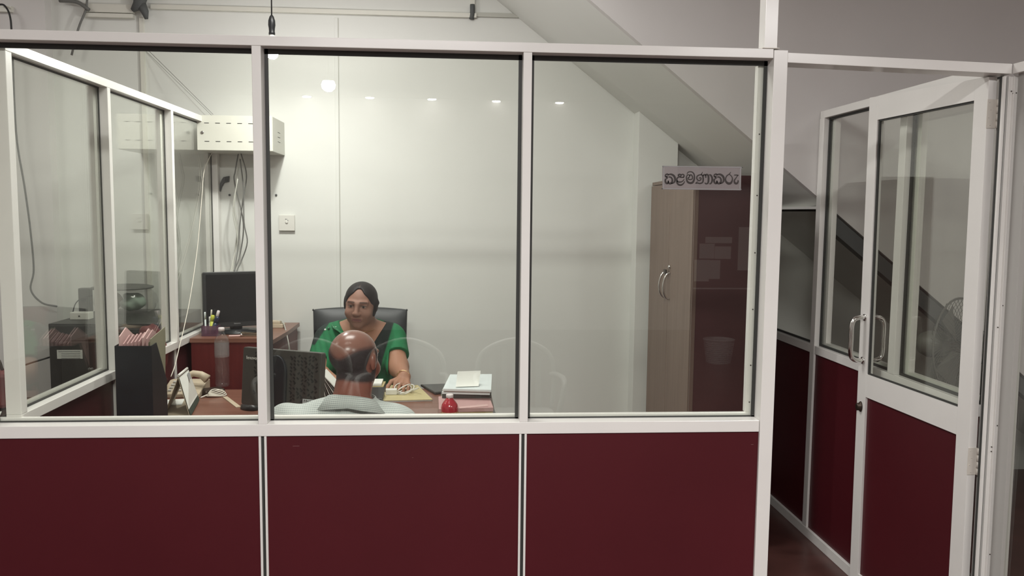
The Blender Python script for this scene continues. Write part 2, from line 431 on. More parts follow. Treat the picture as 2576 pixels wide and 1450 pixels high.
v = [bm.verts.new((a[0], GY-0.0014, a[2])) for a in p]; v2 = [bm.verts.new((a[0], GY-0.0004, a[2])) for a in p]
bm.faces.new(v); bm.faces.new(v2[::-1])
for i in range(4): bm.faces.new((v[i], v2[i], v2[(i+1) % 4], v[(i+1) % 4]))
glass_mat('sticker', (0.72, 0.70, 0.70), rough=0.12, opaque=0.55, body=(0.40, 0.36, 0.36))
obj('film', bm, 'sticker', sg)
bm = B()
ribbon(bm, [(300, 200), (330, 183), (1200, 200), (2190, 212), (2205, 250), (2200, 500), (2190, 730), (2160, 760), (1200, 752), (310, 742), (290, 715), (293, 400), (295, 230)], 17, closed=True, smooth=3)
obj('border', bm, 'ink_grey', sg)
bm = B()
def ka(x):
    # letter ka: looped left body and big right arc
    ribbon(bm, [(x+95, 395, 30), (x+60, 378, 36), (x+20, 405, 34), (x+25, 440, 30), (x+60, 440, 26), (x+75, 420, 22)], 30)
    ribbon(bm, [(x+25, 445, 26), (x+70, 470, 28), (x+50, 490, 26), (x+20, 515, 40), (x+22, 575, 48), (x+60, 612, 44), (x+85, 590, 30), (x+88, 540, 24)], 30)
    ribbon(bm, [(x+88, 545, 22), (x+100, 600, 40), (x+150, 610, 50), (x+188, 570, 46), (x+185, 500, 40), (x+150, 455, 34), (x+95, 450, 28)], 34)
    ribbon(bm, [(x+80, 400, 30), (x+150, 383, 40), (x+215, 410, 50), (x+255, 470, 52), (x+255, 550, 44), (x+215, 600, 30), (x+165, 612, 22)], 40)
ka(318); ka(1533)
# lla
ribbon(bm, [(800, 455, 24), (740, 460, 28), (680, 440, 34), (660, 400, 36), (700, 385, 34), (725, 415, 28), (710, 450, 26)], 30)
ribbon(bm, [(725, 400, 26), (760, 385, 30), (795, 400, 32), (800, 440, 28), (770, 460, 24)], 28)
ribbon(bm, [(670, 455, 26), (630, 480, 34), (625, 540, 40), (670, 575, 40), (740, 570, 30), (790, 530, 22), (800, 500, 16)], 30)
ribbon(bm, [(630, 540, 26), (625, 590, 36), (665, 640, 42), (730, 650, 42), (790, 610, 30), (818, 555, 18)], 34)
# ma
ribbon(bm, [(872, 385, 14), (900, 335, 22), (960, 318, 24), (1020, 340, 28), (1055, 400, 32), (1055, 500, 42), (1020, 580, 50), (960, 602, 50), (895, 575, 46), (865, 510, 36), (862, 440, 28), (900, 395, 24), (940, 410, 22), (935, 450, 26), (905, 470, 30), (905, 500, 30), (950, 515, 26), (1000, 500, 28), (1010, 450, 30), (985, 400, 28), (950, 400, 24), (940, 430, 20)], 30)
# nna with the long vowel
ribbon(bm, [(1265, 325, 14), (1230, 385, 24), (1180, 400, 28), (1130, 430, 30), (1120, 490, 34), (1160, 540, 30), (1205, 530, 30), (1225, 490, 28), (1200, 465, 24), (1175, 490, 22)], 28)
ribbon(bm, [(1225, 390, 28), (1265, 420, 36), (1278, 500, 40), (1265, 580, 36), (1200, 612, 34), (1140, 600, 28), (1090, 608, 20), (1140, 560, 16)], 30)
ribbon(bm, [(1275, 430, 26), (1300, 392, 34), (1335, 410, 36), (1345, 470, 30)], 32)
ribbon(bm, [(1330, 410, 26), (1365, 388, 38), (1405, 420, 46), (1412, 520, 48), (1395, 600, 40), (1345, 620, 28), (1318, 590, 22)], 40)
ribbon(bm, [(1425, 395, 22), (1465, 405, 38), (1500, 470, 46), (1500, 550, 44), (1470, 610, 36), (1432, 622, 24)], 38)
# ra
ribbon(bm, [(1965, 328, 14), (1930, 375, 22), (1870, 420, 26), (1838, 490, 28), (1845, 560, 44), (1900, 610, 56), (1960, 605, 54), (1998, 550, 38), (2005, 480, 26), (1975, 420, 20), (1930, 385, 18)], 34)
ribbon(bm, [(2050, 402, 22), (2120, 402, 24), (2160, 410, 22)], 24)
ribbon(bm, [(2140, 410, 22), (2100, 470, 22), (2055, 540, 36), (2070, 600, 50), (2120, 610, 46), (2150, 560, 34), (2140, 530, 22)], 30)
obj('lettering', bm, 'ink', sg)

# ---------------------------------------------------------------- left side partition (runs back from the front wall)
LX = 0.035; LT = 2.083; LSB = 0.942; LST = 0.975
wl = thing('wall_left', (LX, 0.06, 0), 'white framed glazed side partition between the office and the left room', 'wall', kind='structure')
Y0 = 0.062
obj('top_rail', boxes((LX-0.045, LX, Y0, YB-0.001, LT-0.030, LT)), 'white_alu', wl, bevel=0.0015)
obj('sill_rail', boxes((LX-0.045, LX, Y0, YB-0.001, LSB, LST)), 'white_alu', wl, bevel=0.0015)
obj('bottom_rail', boxes((LX-0.045, LX, Y0, YB-0.001, 0, 0.05)), 'white_alu', wl)
mul = [(Y0, Y0+0.035), (0.69, 0.795), (1.37, 1.498), (YB-0.06, YB-0.001)]
mul = [(Y0, Y0+0.035), (0.768, 0.795), (1.470, 1.498), (YB-0.05, YB-0.001)]
for a, b in mul: obj('mullion', boxes((LX-0.045, LX, a, b, LST, LT-0.030)), 'white_alu', wl, bevel=0.0015)
for i in range(3):
    a, b = mul[i][1], mul[i+1][0]
    obj('pane', boxes((LX-0.040, LX-0.035, a-0.002, b+0.002, LST-0.002, LT-0.028)), 'glass', wl)
    g = 0.006; x0, x1 = LX-0.0348, LX-0.031
    obj('gasket', boxes((x0, x1, a, b, LT-0.036, LT-0.030), (x0, x1, a, b, LST, LST+0.007), (x0, x1, a, a+g, LST, LT-0.03), (x0, x1, b-g, b, LST, LT-0.03)), 'gasket', wl)
    obj('outer_bead', boxes((LX-0.062, LX-0.041, b-0.03, b+0.0, LST, LT-0.03), (LX-0.055, LX-0.041, a, b-0.031, LST, LST+0.014)), 'white_alu', wl)
for a, b in ((Y0+0.01, 0.775), (0.787, 1.478), (1.490, YB-0.01)):
    obj('panel', boxes((LX-0.028, LX-0.020, a, b, 0.05, LSB)), 'maroon_dark', wl)
for y in (0.776, 1.479): obj('panel_trim', boxes((LX-0.030, LX-0.012, y, y+0.010, 0.05, LSB)), 'white_alu', wl)

# ---------------------------------------------------------------- doorway, open door and right partition
hd = thing('trim_1', (2.7, 0, 0), 'white door frame with a head bar and a ribbed right jamb', 'door frame', kind='structure')
bm = B()
hexa(bm, [(2.342, 0.0, 2.060), (3.056, 0.0, 2.042), (3.056, 0.075, 2.042), (2.342, 0.075, 2.060)], [(2.342, 0.0, 2.090), (3.056, 0.0, 2.073), (3.056, 0.075, 2.073), (2.342, 0.075, 2.090)])
obj('head_bar', bm, 'white_alu', hd, bevel=0.0015)
def lean(x, z): return x-0.013*(z-0.4)/1.64      # the jamb and the door stand slightly out of plumb
def post(bm, x0, x1, y0, y1, z0, z1, mi=0):
    hexa(bm, [(lean(x0, z0), y0, z0), (lean(x1, z0), y0, z0), (lean(x1, z0), y1, z0), (lean(x0, z0), y1, z0)],
         [(lean(x0, z1), y0, z1), (lean(x1, z1), y0, z1), (lean(x1, z1), y1, z1), (lean(x0, z1), y1, z1)], mi)
JX = 3.045
bm = B()
post(bm, JX, JX+0.008, 0.0, 0.010, 0, 2.035); post(bm, JX+0.016, JX+0.020, 0.0, 0.030, 0, 2.035)
post(bm, JX+0.020, JX+0.033, 0.006, 0.055, 0, 2.035); post(bm, JX+0.033, JX+0.037, 0.0, 0.055, 0, 2.035)
post(bm, JX+0.037, JX+0.047, 0.004, 0.055, 0, 2.035); post(bm, JX+0.047, JX+0.052, -0.001, 0.055, 0, 2.035)
obj('jamb', bm, 'white_alu', hd, bevel=0.0008)
bm = B(); post(bm, JX+0.006, JX+0.0165, 0.0105, 0.03, 0, 2.034)
obj('jamb_groove', bm, 'gasket', hd)
bm = B()
for (x, z) in ((JX+0.028, 1.99), (JX+0.034, 1.983), (JX+0.044, 1.985), (JX+0.028, 1.25), (JX+0.040, 1.32), (JX+0.045, 0.93), (JX+0.03, 0.86), (JX+0.03, 0.845), (JX+0.045, 0.5)):
    screw(bm, lean(x, z), 0.0035, z, 0.0018)
obj('frame_screw', bm, 'dark_metal', hd)
# partition that turns towards the viewer at the right edge
CX = 3.082
wc = thing('wall_right_front', (CX, -0.5, 0), 'glazed partition turning towards the viewer at the right edge', 'wall', kind='structure')
bm = B(); hexa(bm, [(CX-0.024, -1.2, 2.042), (CX+0.03, -1.2, 2.042), (CX+0.03, 0.06, 2.042), (CX-0.024, 0.0, 2.042)], [(CX-0.024, -1.2, 2.073), (CX+0.03, -1.2, 2.073), (CX+0.03, 0.06, 2.073), (CX-0.024, 0.0, 2.073)])
obj('top_rail', bm, 'white_alu', wc, bevel=0.0015)
bm = B(); post(bm, CX+0.006, CX+0.03, -0.055, -0.003, 0, 2.042)
mat('grey_alu', (0.42, 0.41, 0.39), 0.4)
obj('side_post', bm, 'grey_alu', wc, bevel=0.001)
obj('pane', boxes((CX+0.016, CX+0.021, -1.2, -0.056, 0.05, 2.043)), 'glass', wc)
obj('bottom_rail', boxes((CX+0.005, CX+0.03, -1.2, -0.056, 0.0, 0.05)), 'white_alu', wc)
bm = B(); z = 0.945
box(bm, lean(JX+0.052, z), lean(JX+0.058, z)+0.006, -0.006, -0.001, 0.905, 0.985)
obj('strike_plate', bm, 'dark_metal', wc)

# door leaf, swung inwards to a right angle
DX = 3.026; D0, D1 = 0.045, 0.735
dr = thing('door_1', (DX, D0, 0), 'open white framed glass door with dark red lower panel and chrome pull handle', 'door', kind='structure')
def dbox(bm, x0, x1, y0, y1, z0, z1, top1=None):
    """door piece leaning with its frame; z1 may rise towards the free edge"""
    t = top1 if top1 is not None else (z1, z1)
    hexa(bm, [(lean(x0, z0), y0, z0), (lean(x1, z0), y0, z0), (lean(x1, z0), y1, z0), (lean(x0, z0), y1, z0)],
         [(lean(x0, t[0]), y0, t[0]), (lean(x1, t[0]), y0, t[0]), (lean(x1, t[1]), y1, t[1]), (lean(x0, t[1]), y1, t[1])])
TH = 0.028
MD = Rz(0.043, (3.012, D0, 0))
def dleaf(name, bm, *a, **k):
    bmesh.ops.transform(bm, matrix=MD, verts=bm.verts); return obj(name, bm, *a, **k)
bm = B(); dbox(bm, DX, DX+TH, D0, D0+0.066, 0.01, 2.045, (2.040, 2.043)); dleaf('hinge_stile', bm, 'white_alu', dr, bevel=0.001)
bm = B(); dbox(bm, DX, DX+TH, D1-0.062, D1, 0.01, 2.068, (2.066, 2.069)); dleaf('lock_stile', bm, 'white_alu', dr, bevel=0.001)
bm = B(); dbox(bm, DX+0.0006, DX+TH-0.0006, D0+0.066, D1-0.062, 1.975, 2.06, (2.043, 2.066)); dleaf('top_rail', bm, 'white_alu', dr)
bm = B(); dbox(bm, DX+0.0006, DX+TH-0.0006, D0+0.066, D1-0.062, 0.872, 0.965); dleaf('middle_rail', bm, 'white_alu', dr)
bm = B(); dbox(bm, DX+0.0006, DX+TH-0.0006, D0+0.066, D1-0.062, 0.01, 0.10); dleaf('bottom_rail', bm, 'white_alu', dr)
bm = B(); dbox(bm, DX+0.013, DX+0.017, D0+0.065, D1-0.061, 0.965, 1.976); dleaf('pane', bm, 'glass', dr)
bm = B()
dbox(bm, DX+0.006, DX+0.0128, D0+0.066, D1-0.062, 0.965, 0.971); dbox(bm, DX+0.006, DX+0.0128, D0+0.066, D1-0.062, 1.969, 1.975)
dbox(bm, DX+0.006, DX+0.0128, D1-0.072, D1-0.062, 0.971, 1.969); dbox(bm, DX+0.006, DX+0.0128, D0+0.066, D0+0.069, 0.971, 1.969)
dleaf('gasket', bm, 'gasket', dr)
bm = B(); dbox(bm, DX+0.010, DX+0.018, D0+0.065, D1-0.061, 0.10, 0.872); dleaf('panel', bm, 'maroon', dr)
def dhandle(side):
    bm = B(); x0 = lean(DX, 1.1)+(0 if side < 0 else TH); o = side*0.055; y = D1-0.034
    pts = [(x0, y, 1.192), (x0+o*0.45, y, 1.192), (x0+o*0.85, y, 1.182), (x0+o, y, 1.155), (x0+o, y, 1.105), (x0+o, y, 1.055), (x0+o*0.85, y, 1.027), (x0+o*0.45, y, 1.017), (x0, y, 1.017)]
    tube(bm, pts, 0.0095, 14, smooth=5)
    for z in (1.192, 1.017): lathe(bm, [(0.0145, 0.0), (0.0145, 0.004), (0.011, 0.006)], (x0, y, z), 16, M=Matrix.Rotation(PI/2*side, 4, 'Y'))
    return dleaf('handle', bm, 'chrome', dr, smooth=True, label='chrome D-shaped pull handle')
dhandle(-1); dhandle(1)
bm = B(); x0 = lean(DX, 0.82); lathe(bm, [(0.015, 0), (0.013, 0.004), (0.0105, 0.006), (0.0105, 0.016), (0.008, 0.019)], (x0, D1-0.03, 0.825), 18, M=Matrix.Rotation(-PI/2, 4, 'Y') @ Matrix.Scale(1.5, 4, (1, 0, 0)))
dleaf('lock_cylinder', bm, 'dark_metal', dr)
for zc in (1.925, 0.80):
    bm = B(); xh = lean(DX+TH, zc)
    box(bm, xh-0.030, xh+0.001, D0-0.0025, D0-0.0003, zc-0.045, zc+0.045)
    box(bm, xh+0.004, xh+0.013, D0-0.006, D0-0.0035, zc-0.045, zc+0.045)
    for k in range(4):
        z0 = zc-0.045+0.0225*k
        lathe(bm, [(0.0045, 0.0006), (0.0045, 0.0219)], (xh+0.003, D0-0.006, z0), 12)
    for (dx, dz) in ((-0.024, 0.035), (-0.018, 0.012), (-0.024, -0.012), (-0.018, -0.036)): screw(bm, xh+dx, D0-0.0028, zc+dz, 0.0016)
    dleaf('hinge', bm, 'white_alu_old', dr)

# inner right partition behind the door
RX = 3.050
wr = thing('wall_right', (RX, 0.7, 0), 'white framed side partition behind the open door, dark red below the glass', 'wall', kind='structure')
obj('top_rail', boxes((RX, RX+0.045, 0.064, 1.318, 2.052, 2.086)), 'white_alu', wr, bevel=0.0015)
obj('sill_rail', boxes((RX, RX+0.045, 0.064, 1.275, 0.944, 0.983), (RX, RX+0.045, 1.318, YB-0.13, 0.944, 0.983)), 'white_alu', wr, bevel=0.0015)
obj('low_rail', boxes((RX, RX+0.045, 1.318, YB-0.13, 1.630, 1.643)), 'white_alu', wr, bevel=0.001)
obj('bottom_rail', boxes((RX-0.004, RX+0.045, 0.064, YB-0.13, 0, 0.055)), 'white_alu', wr, bevel=0.002)
obj('back_post', boxes((RX-0.002, RX+0.045, 1.272, 1.318, 0.055, 2.0525)), 'white_alu', wr, bevel=0.0015)
obj('mullion', boxes((RX-0.001, RX+0.045, 0.568, 0.616, 0.983, 2.052)), 'white_alu', wr, bevel=0.0015)
for a, b, t in ((0.07, 0.568, 2.052), (0.616, 1.272, 2.052), (1.318, YB-0.13, 1.63)):
    obj('pane', boxes((RX+0.030, RX+0.035, a, b, 0.983, t)), 'glass', wr)
    obj('gasket', boxes((RX+0.022, RX+0.0297, a, b, 0.983, 0.993), (RX+0.022, RX+0.0297, a, b, t-0.010, t), (RX+0.022, RX+0.0297, b-0.012, b, 0.993, t-0.010), (RX+0.022, RX+0.0297, a, a+0.008, 0.993, t-0.010)), 'gasket', wr)
    if t > 2: obj('outer_bead', boxes((RX+0.036, RX+0.060, b-0.04, b, 0.983, 2.052), (RX+0.036, RX+0.055, a, b-0.041, 0.983, 1.003)), 'white_alu', wr)
for a, b in ((0.07, 0.58), (0.60, 1.272), (1.318, YB-0.13)): obj('panel', boxes((RX+0.008, RX+0.018, a, b, 0.055, 0.944)), 'maroon', wr)
obj('panel_trim', boxes((RX, RX+0.018, 0.582, 0.598, 0.055, 0.944)), 'white_alu', wr)

# ---------------------------------------------------------------- wall services
def conduit(name, bm, mt, label, cat='conduit', **k): return tagp(obj(name, bm, mt, **k), label, cat)
zc = 2.695
t = thing('cable_trunking', (0.6, YB, zc), 'long white trunking run high across the back wall', 'trunking')
obj('trunking_body', boxes((-0.31, 1.46, YB-0.022, YB, zc-0.012, zc+0.012)), 'pvc', t, bevel=0.001)
obj('trunking_end', boxes((1.46, 1.700, YB-0.014, YB, zc-0.004, zc+0.018)), 'pvc_grey', t)
conduit('conduit', boxes((1.425, 1.450, YB-0.022, YB, zc+0.055, CEIL)), 'pvc', 'short white conduit dropping from the ceiling to a grey elbow')
bm = B(); tube(bm, [(1.437, YB-0.016, zc+0.06), (1.437, YB-0.016, zc+0.015), (1.432, YB-0.016, zc-0.02)], 0.014, 10, smooth=3)
conduit('conduit_elbow', bm, 'grey_rubber', 'grey pipe elbow where the short conduit meets the trunking', 'pipe fitting')
t = thing('wide_trunking', (-0.55, YB, 2.66), 'double white trunking at the top left behind the top rail', 'trunking')
obj('trunking_body', boxes((-0.66, -0.40, YB-0.03, YB, 2.655, 2.70)), 'pvc', t, bevel=0.002)
obj('trunking_lip', boxes((-0.66, -0.40, YB-0.036, YB, 2.628, 2.650)), 'pvc', t, bevel=0.002)
bm = B(); tube(bm, [(-0.395, YB-0.05, 2.665), (-0.36, YB-0.055, 2.69), (-0.345, YB-0.055, 2.74), (-0.35, YB-0.05, 2.80)], [0.012, 0.030, 0.036, 0.034], 12)
tube(bm, [(-0.35, YB-0.05, 2.70), (-0.325, YB-0.06, 2.655), (-0.322, YB-0.05, 2.62)], [0.028, 0.020, 0.009], 10)
conduit('cable_tape', bm, 'grey_rubber', 'bulky dark grey taped cable joint at the top of the back wall', 'cable joint')
conduit('conduit', boxes((-0.372, -0.352, YB-0.020, YB, 1.0, 2.64)), 'pvc', 'tall vertical white conduit running down beside the left room')
bm = B(); tube(bm, [(-0.78, YB-0.03, 2.71), (-0.68, YB-0.05, 2.70), (-0.62, YB-0.05, 2.66)], 0.010, 8, smooth=4)
conduit('cable', bm, 'cable_grey', 'thick grey cable slanting along the wall near the top left corner', 'cable')
bm = B(); tube(bm, [(-0.63, YB-0.045, 2.72), (-0.64, YB-0.045, 2.66), (-0.68, YB-0.05, 2.56), (-0.72, YB-0.05, 2.42)], 0.006, 8, smooth=4)
conduit('cable', bm, 'cable_grey', 'thin grey cable hanging from the wide trunking', 'cable')
bm = B(); tube(bm, [(-1.05, 2.13, 2.66), (-1.02, 2.13, 2.655), (-0.99, 2.12, 2.60), (-0.985, 2.12, 2.48), (-0.985, 2.12, 2.0), (-0.955, 2.12, 1.72), (-0.935, 2.12, 1.50), (-0.925, 2.12, 1.27), (-0.935, 2.10, 1.16), (-0.87, 2.08, 1.09), (-0.78, 2.05, 1.075)], 0.005, 8, smooth=6)
conduit('power_cable', bm, 'cable_black', 'long black cable hanging down the left room wall to the cabinet', 'cable')
conduit('conduit', boxes((-1.5, -1.0, 2.155, 2.18, 2.63, 2.66)), 'pvc', 'white conduit on the lilac wall at top left')
for (a, b, r) in (((-0.350, YB-0.03, 2.485), (0.08, 1.98, 2.095), 0.0013), ((-0.358, YB-0.005, 2.47), (0.03, 2.20, 2.095), 0.0010)):
    bm = B(); tube(bm, [a, b], r, 6)
    tagp(obj('string', bm, 'cable_grey'), 'thin tight cord slanting down to the wall box, the %s of two' % ('right-hand' if r > 0.0011 else 'left-hand'), 'cord')
# network cabinet on the wall
NX0, NX1, NY0, NZ0, NZ1 = 0.006, 0.392, 1.94, 1.905, 2.087
t = thing('wall_cabinet', (0.18, YB, NZ0), 'cream steel network box on the back wall, slotted front and round lock', 'wall cabinet')
obj('body', boxes((NX0, NX1, NY0+0.004, YB-0.001, NZ0, NZ1)), 'steel_box', t, bevel=0.003)
obj('door_panel', boxes((NX0+0.002, NX1-0.002, NY0-0.004, NY0+0.0035, NZ0+0.001, NZ1-0.001)), 'steel_box', t, bevel=0.002)
bm = B()
for zz in (NZ0+0.045, NZ0+0.139):
    for k in range(6): box(bm, 0.046+0.056*k, 0.070+0.056*k, NY0-0.0048, NY0-0.003, zz, zz+0.0035)
for k in range(3): box(bm, NX1-0.0005, NX1+0.0006, 2.07, 2.13, NZ0+0.06+0.025*k, NZ0+0.0625+0.025*k)
obj('vent_slot', bm, 'slot', t, label='dark ventilation slots')
bm = B(); lathe(bm, [(0.0085, 0), (0.0085, 0.004), (0.005, 0.006)], (0.036, NY0-0.004, NZ0+0.092), 16, M=Matrix.Rotation(PI/2, 4, 'X'))
obj('lock', bm, 'chrome', t)
# cables below the box
for i, (pts, mt_, r, lab) in enumerate([
    ([(600, 385), (592, 430), (590, 460), (612, 560), (604, 640), (588, 690)], 'cable_grey', 0.0034, 'dark grey cable crossing the others below the wall box'),
    ([(606, 385), (620, 440), (612, 500), (604, 560), (599, 620), (590, 690)], 'cable_grey', 0.0034, 'dark cable bowing right just below the wall box'),
    ([(604, 400), (612, 470), (614, 560), (622, 610), (606, 660), (594, 690)], 'cable_grey', 0.0034, 'dark cable bulging right above the monitor'),
    ([(600, 420), (590, 520), (597, 580), (590, 640), (584, 690)], 'pvc_grey', 0.0032, 'light grey cable in the bundle below the wall box'),
    ([(598, 450), (586, 530), (598, 600), (590, 640), (580, 690)], 'pvc_grey', 0.0030, 'pale cable at the left of the bundle below the wall box')]):
    bm = B(); n = len(pts)
    w = [P(a, b, 'y', 2.17-0.022*i-0.02*k/(n-1)) for k, (a, b) in enumerate(pts)]
    w[-1] = P(pts[-1][0], pts[-1][1], 'y', 2.06-0.022*i)
    tube(bm, [tuple(v) for v in w]+[(w[-1][0], 2.05-0.022*i, 1.13)], r, 8, smooth=6)
    tagp(obj('data_cable', bm, mt_), lab, 'cable', 'data cables hanging under the wall box')
# phone cord from the box down to the desk telephone
bm = B(); tube(bm, [(0.045, 2.10, 1.925)]+[tuple(P(a, b, 'y', c)) for a, b, c in ((514, 430, 2.05), (508, 495, 2.0), (497, 620, 1.85), (480, 740, 1.66), (464, 820, 1.5), (452, 870, 1.38), (440, 920, 1.27), (430, 948, 1.20))], 0.0021, 8, smooth=6)
tagp(obj('phone_cord', bm, 'cable_white'), 'long white cord falling from the wall box to the desk telephone', 'cord')
t = thing('elbow_clip', (0.06, YB, 1.72), 'dark grey elbow shaped clip stuck to the wall under the box', 'wall clip')
bm = B(); prism(bm, [tuple(P(a, b, 'y', YB)[[0, 2]]) for a, b in ((564, 446), (578, 443), (577, 458), (566, 460), (560, 470), (556, 483), (552, 478), (556, 462), (560, 452))], YB-0.018, YB-0.001, 'y')
obj('clip_body', bm, 'grey_rubber', t, bevel=0.002)
bm = B()
for k in range(3): a = P(568+4*k, 451, 'y', YB-0.019); box(bm, a[0]-0.001, a[0]+0.001, YB-0.0195, YB-0.0175, a[2]-0.012, a[2]+0.012)
obj('clip_rib', bm, 'slot', t)
for a, b, lab in ((578, 491, 'small dark wall screw below the box, left of the cables'), (695, 491, 'small dark wall screw below the right end of the box')):
    w = P(a, b, 'y', YB); bm = B(); lathe(bm, [(0.006, 0), (0.006, 0.006), (0.002, 0.009)], (w[0], YB-0.001, w[2]), 12, M=Matrix.Rotation(PI/2, 4, 'X'))
    tagp(obj('wall_screw', bm, 'grey_rubber'), lab, 'screw')
# socket
s0, s1 = P(702, 541, 'y', YB-0.012), P(742, 581, 'y', YB-0.012)
t = thing('wall_socket', ((s0[0]+s1[0])/2, YB, s1[2]), 'white switched wall socket beside the chair on the back wall', 'socket')
obj('backing_box', boxes((s0[0]+0.003, s1[0]-0.003, YB-0.010, YB-0.0005, s1[2]+0.002, s0[2]-0.002)), 'pvc_grey', t)
obj('face_plate', boxes((s0[0], s1[0], YB-0.020, YB-0.010, s1[2], s0[2])), 'white_plastic', t, bevel=0.002)
cx, cz = (s0[0]+s1[0])/2, (s0[2]+s1[2])/2
bm = boxes((cx-0.008, cx-0.003, YB-0.0215, YB-0.019, cz+0.018, cz+0.024), (cx+0.003, cx+0.009, YB-0.0215, YB-0.019, cz+0.010, cz+0.016), (cx-0.004, cx+0.004, YB-0.0215, YB-0.019, cz+0.02, cz+0.022))
obj('socket_hole', bm, 'ink_grey', t)
bm = B(); lathe(bm, [(0.008, 0), (0.008, 0.004), (0.004, 0.006)], (cx, YB-0.020, cz+0.004), 16, M=Matrix.Rotation(PI/2, 4, 'X'))
obj('switch', bm, 'white_plastic', t)

# hanging bulb
t = thing('pendant_bulb', (BULB[0], BULB[1], CEIL), 'glowing white bulb hanging on a black cord above the desk', 'pendant lamp')
bm = B(); tube(bm, [(BULB[0], BULB[1], CEIL-0.001), (BULB[0]+0.001, BULB[1], 2.7), (BULB[0], BULB[1], 2.485)], 0.0032, 8); obj('cord', bm, 'cable_black', t)
bm = B(); lathe(bm, [(0.004, 2.508), (0.010, 2.500), (0.0155, 2.482), (0.0165, 2.462), (0.014, 2.448), (0.013, 2.432), (0.0145, 2.428), (0.0145, 2.419)], (BULB[0], BULB[1], -0.014), 20); obj('lamp_holder', bm, 'black_plastic', t)
bm = B(); lathe(bm, [(0.012, 2.419), (0.0135, 2.410), (0.019, 2.396), (0.0265, 2.383)], (BULB[0], BULB[1], -0.014), 24); obj('bulb_collar', bm, 'white_plastic', t)
bm = B(); lathe(bm, [(0.0268, 2.383), (0.030, 2.365), (0.0305, 2.35), (0.028, 2.333), (0.021, 2.318), (0.011, 2.310), (0.001, 2.308)], (BULB[0], BULB[1], -0.014), 28); obj('bulb', bm, 'bulb_glow', t, label='glowing white bulb')

# ---------------------------------------------------------------- tall cupboard
t = thing('cupboard', (2.57, 1.6, 0), 'tall pale wood cupboard with a dark brown side panel, right of the office', 'cupboard')
MC = Matrix.Translation(Vector((2.412, 1.15, 0))) @ Matrix.Rotation(-math.radians(1.8), 4, 'Z') @ Matrix.Translation(Vector((-2.412, -1.15, 0)))
CW = 0.312; CH = 1.775
def cbx(*bs, mi=0):
    bm = B()
    for b in bs: box(bm, *b, mi, MC)
    return bm
obj('side_panel', cbx((2.430, 2.412+CW, 1.15, 1.168, 0.0, CH)), 'cupboard_side', t, label='dark brown side panel')
obj('carcass', cbx((2.430, 2.412+CW, 1.1685, 2.085, 0.04, CH-0.02)), 'cupboard_wood', t)
obj('top_board', cbx((2.418, 2.412+CW, 1.1685, 2.09, CH-0.018, CH)), 'cupboard_wood', t, bevel=0.001)
obj('edge_strip', cbx((2.413, 2.4295, 1.149, 1.168, 0.0, CH)), 'edge_brown', t)
d1 = obj('door_panel', cbx((2.411, 2.4275, 1.172, 1.618, 0.05, CH-0.022)), 'cupboard_wood', t, bevel=0.001)
d2 = obj('door_panel', cbx((2.411, 2.4275, 1.622, 2.075, 0.05, CH-0.022)), 'cupboard_wood', t, bevel=0.001)
for dd, y in ((d1, 1.575), (d2, 1.665)):
    bm = B(); tube(bm, [MC @ Vector(q) for q in ((2.411, y, 1.305), (2.392, y, 1.295), (2.378, y, 1.255), (2.378, y, 1.215), (2.392, y, 1.18), (2.411, y, 1.172))], 0.0050, 10, smooth=5)
    obj('handle', bm, 'chrome', dd, label='chrome bow handle')
bm = B()
q = MC @ Vector((2.411, 1.58, 1.335)); lathe(bm, [(0.010, 0), (0.010, 0.006), (0.006, 0.010)], q, 16, M=Matrix.Rotation(-PI/2, 4, 'Y'))
obj('lock', bm, 'chrome', d1)
bm = B(); q = MC @ Vector((2.395, 1.60, 1.315)); box(bm, q.x-0.004, q.x+0.004, q.y-0.003, q.y+0.035, q.z-0.02, q.z+0.005)
obj('key_tag', bm, 'dark_metal', d2)

# ---------------------------------------------------------------- desks
t = thing('desk', (0.8, 1.0, 0), 'reddish brown wooden office desk across the room under the window', 'desk')
obj('desktop', boxes((0.045, 1.515, 0.60, 1.44, 0.725, 0.75)), 'desk_wood', t, bevel=0.002)
obj('side_panel', boxes((0.07, 0.09, 0.64, 1.40, 0.0, 0.7245)), 'desk_front', t)
obj('side_panel', boxes((1.47, 1.49, 0.64, 1.40, 0.0, 0.7245)), 'desk_front', t)
obj('modesty_panel', boxes((0.091, 1.469, 1.02, 1.038, 0.30, 0.7245)), 'desk_front', t)
# raised side unit
UZ = 0.965
t = thing('side_unit', (0.27, 1.9, 0), 'dark red office side unit carrying the rear monitor, in the back left corner', 'side table')
UY = 1.50
pts = [(0.04, UY), (0.405, UY), (0.475, 1.72), (0.475, YB-0.03), (0.04, YB-0.03)]
a = P(487, 852, 'z', UZ); b_ = P(679, 860, 'z', UZ); c_ = P(723, 834, 'z', UZ)
pts = [(0.040, a[1]), (b_[0]-0.02, a[1]), (b_[0], b_[1]), (c_[0], c_[1]), (c_[0], YB-0.03), (0.040, YB-0.03)]
bm = B(); prism(bm, pts, UZ-0.022, UZ, 'z'); obj('top_board', bm, 'desk_wood', t, bevel=0.0015)
ins = [(0.045, a[1]+0.006), (b_[0]-0.025, a[1]+0.006), (b_[0]-0.012, b_[1]+0.02), (c_[0]-0.012, c_[1]+0.01), (c_[0]-0.012, YB-0.04), (0.045, YB-0.04)]
bm = B(); prism(bm, ins, 0.0, UZ-0.0225, 'z'); obj('body', bm, 'desk_front', t)

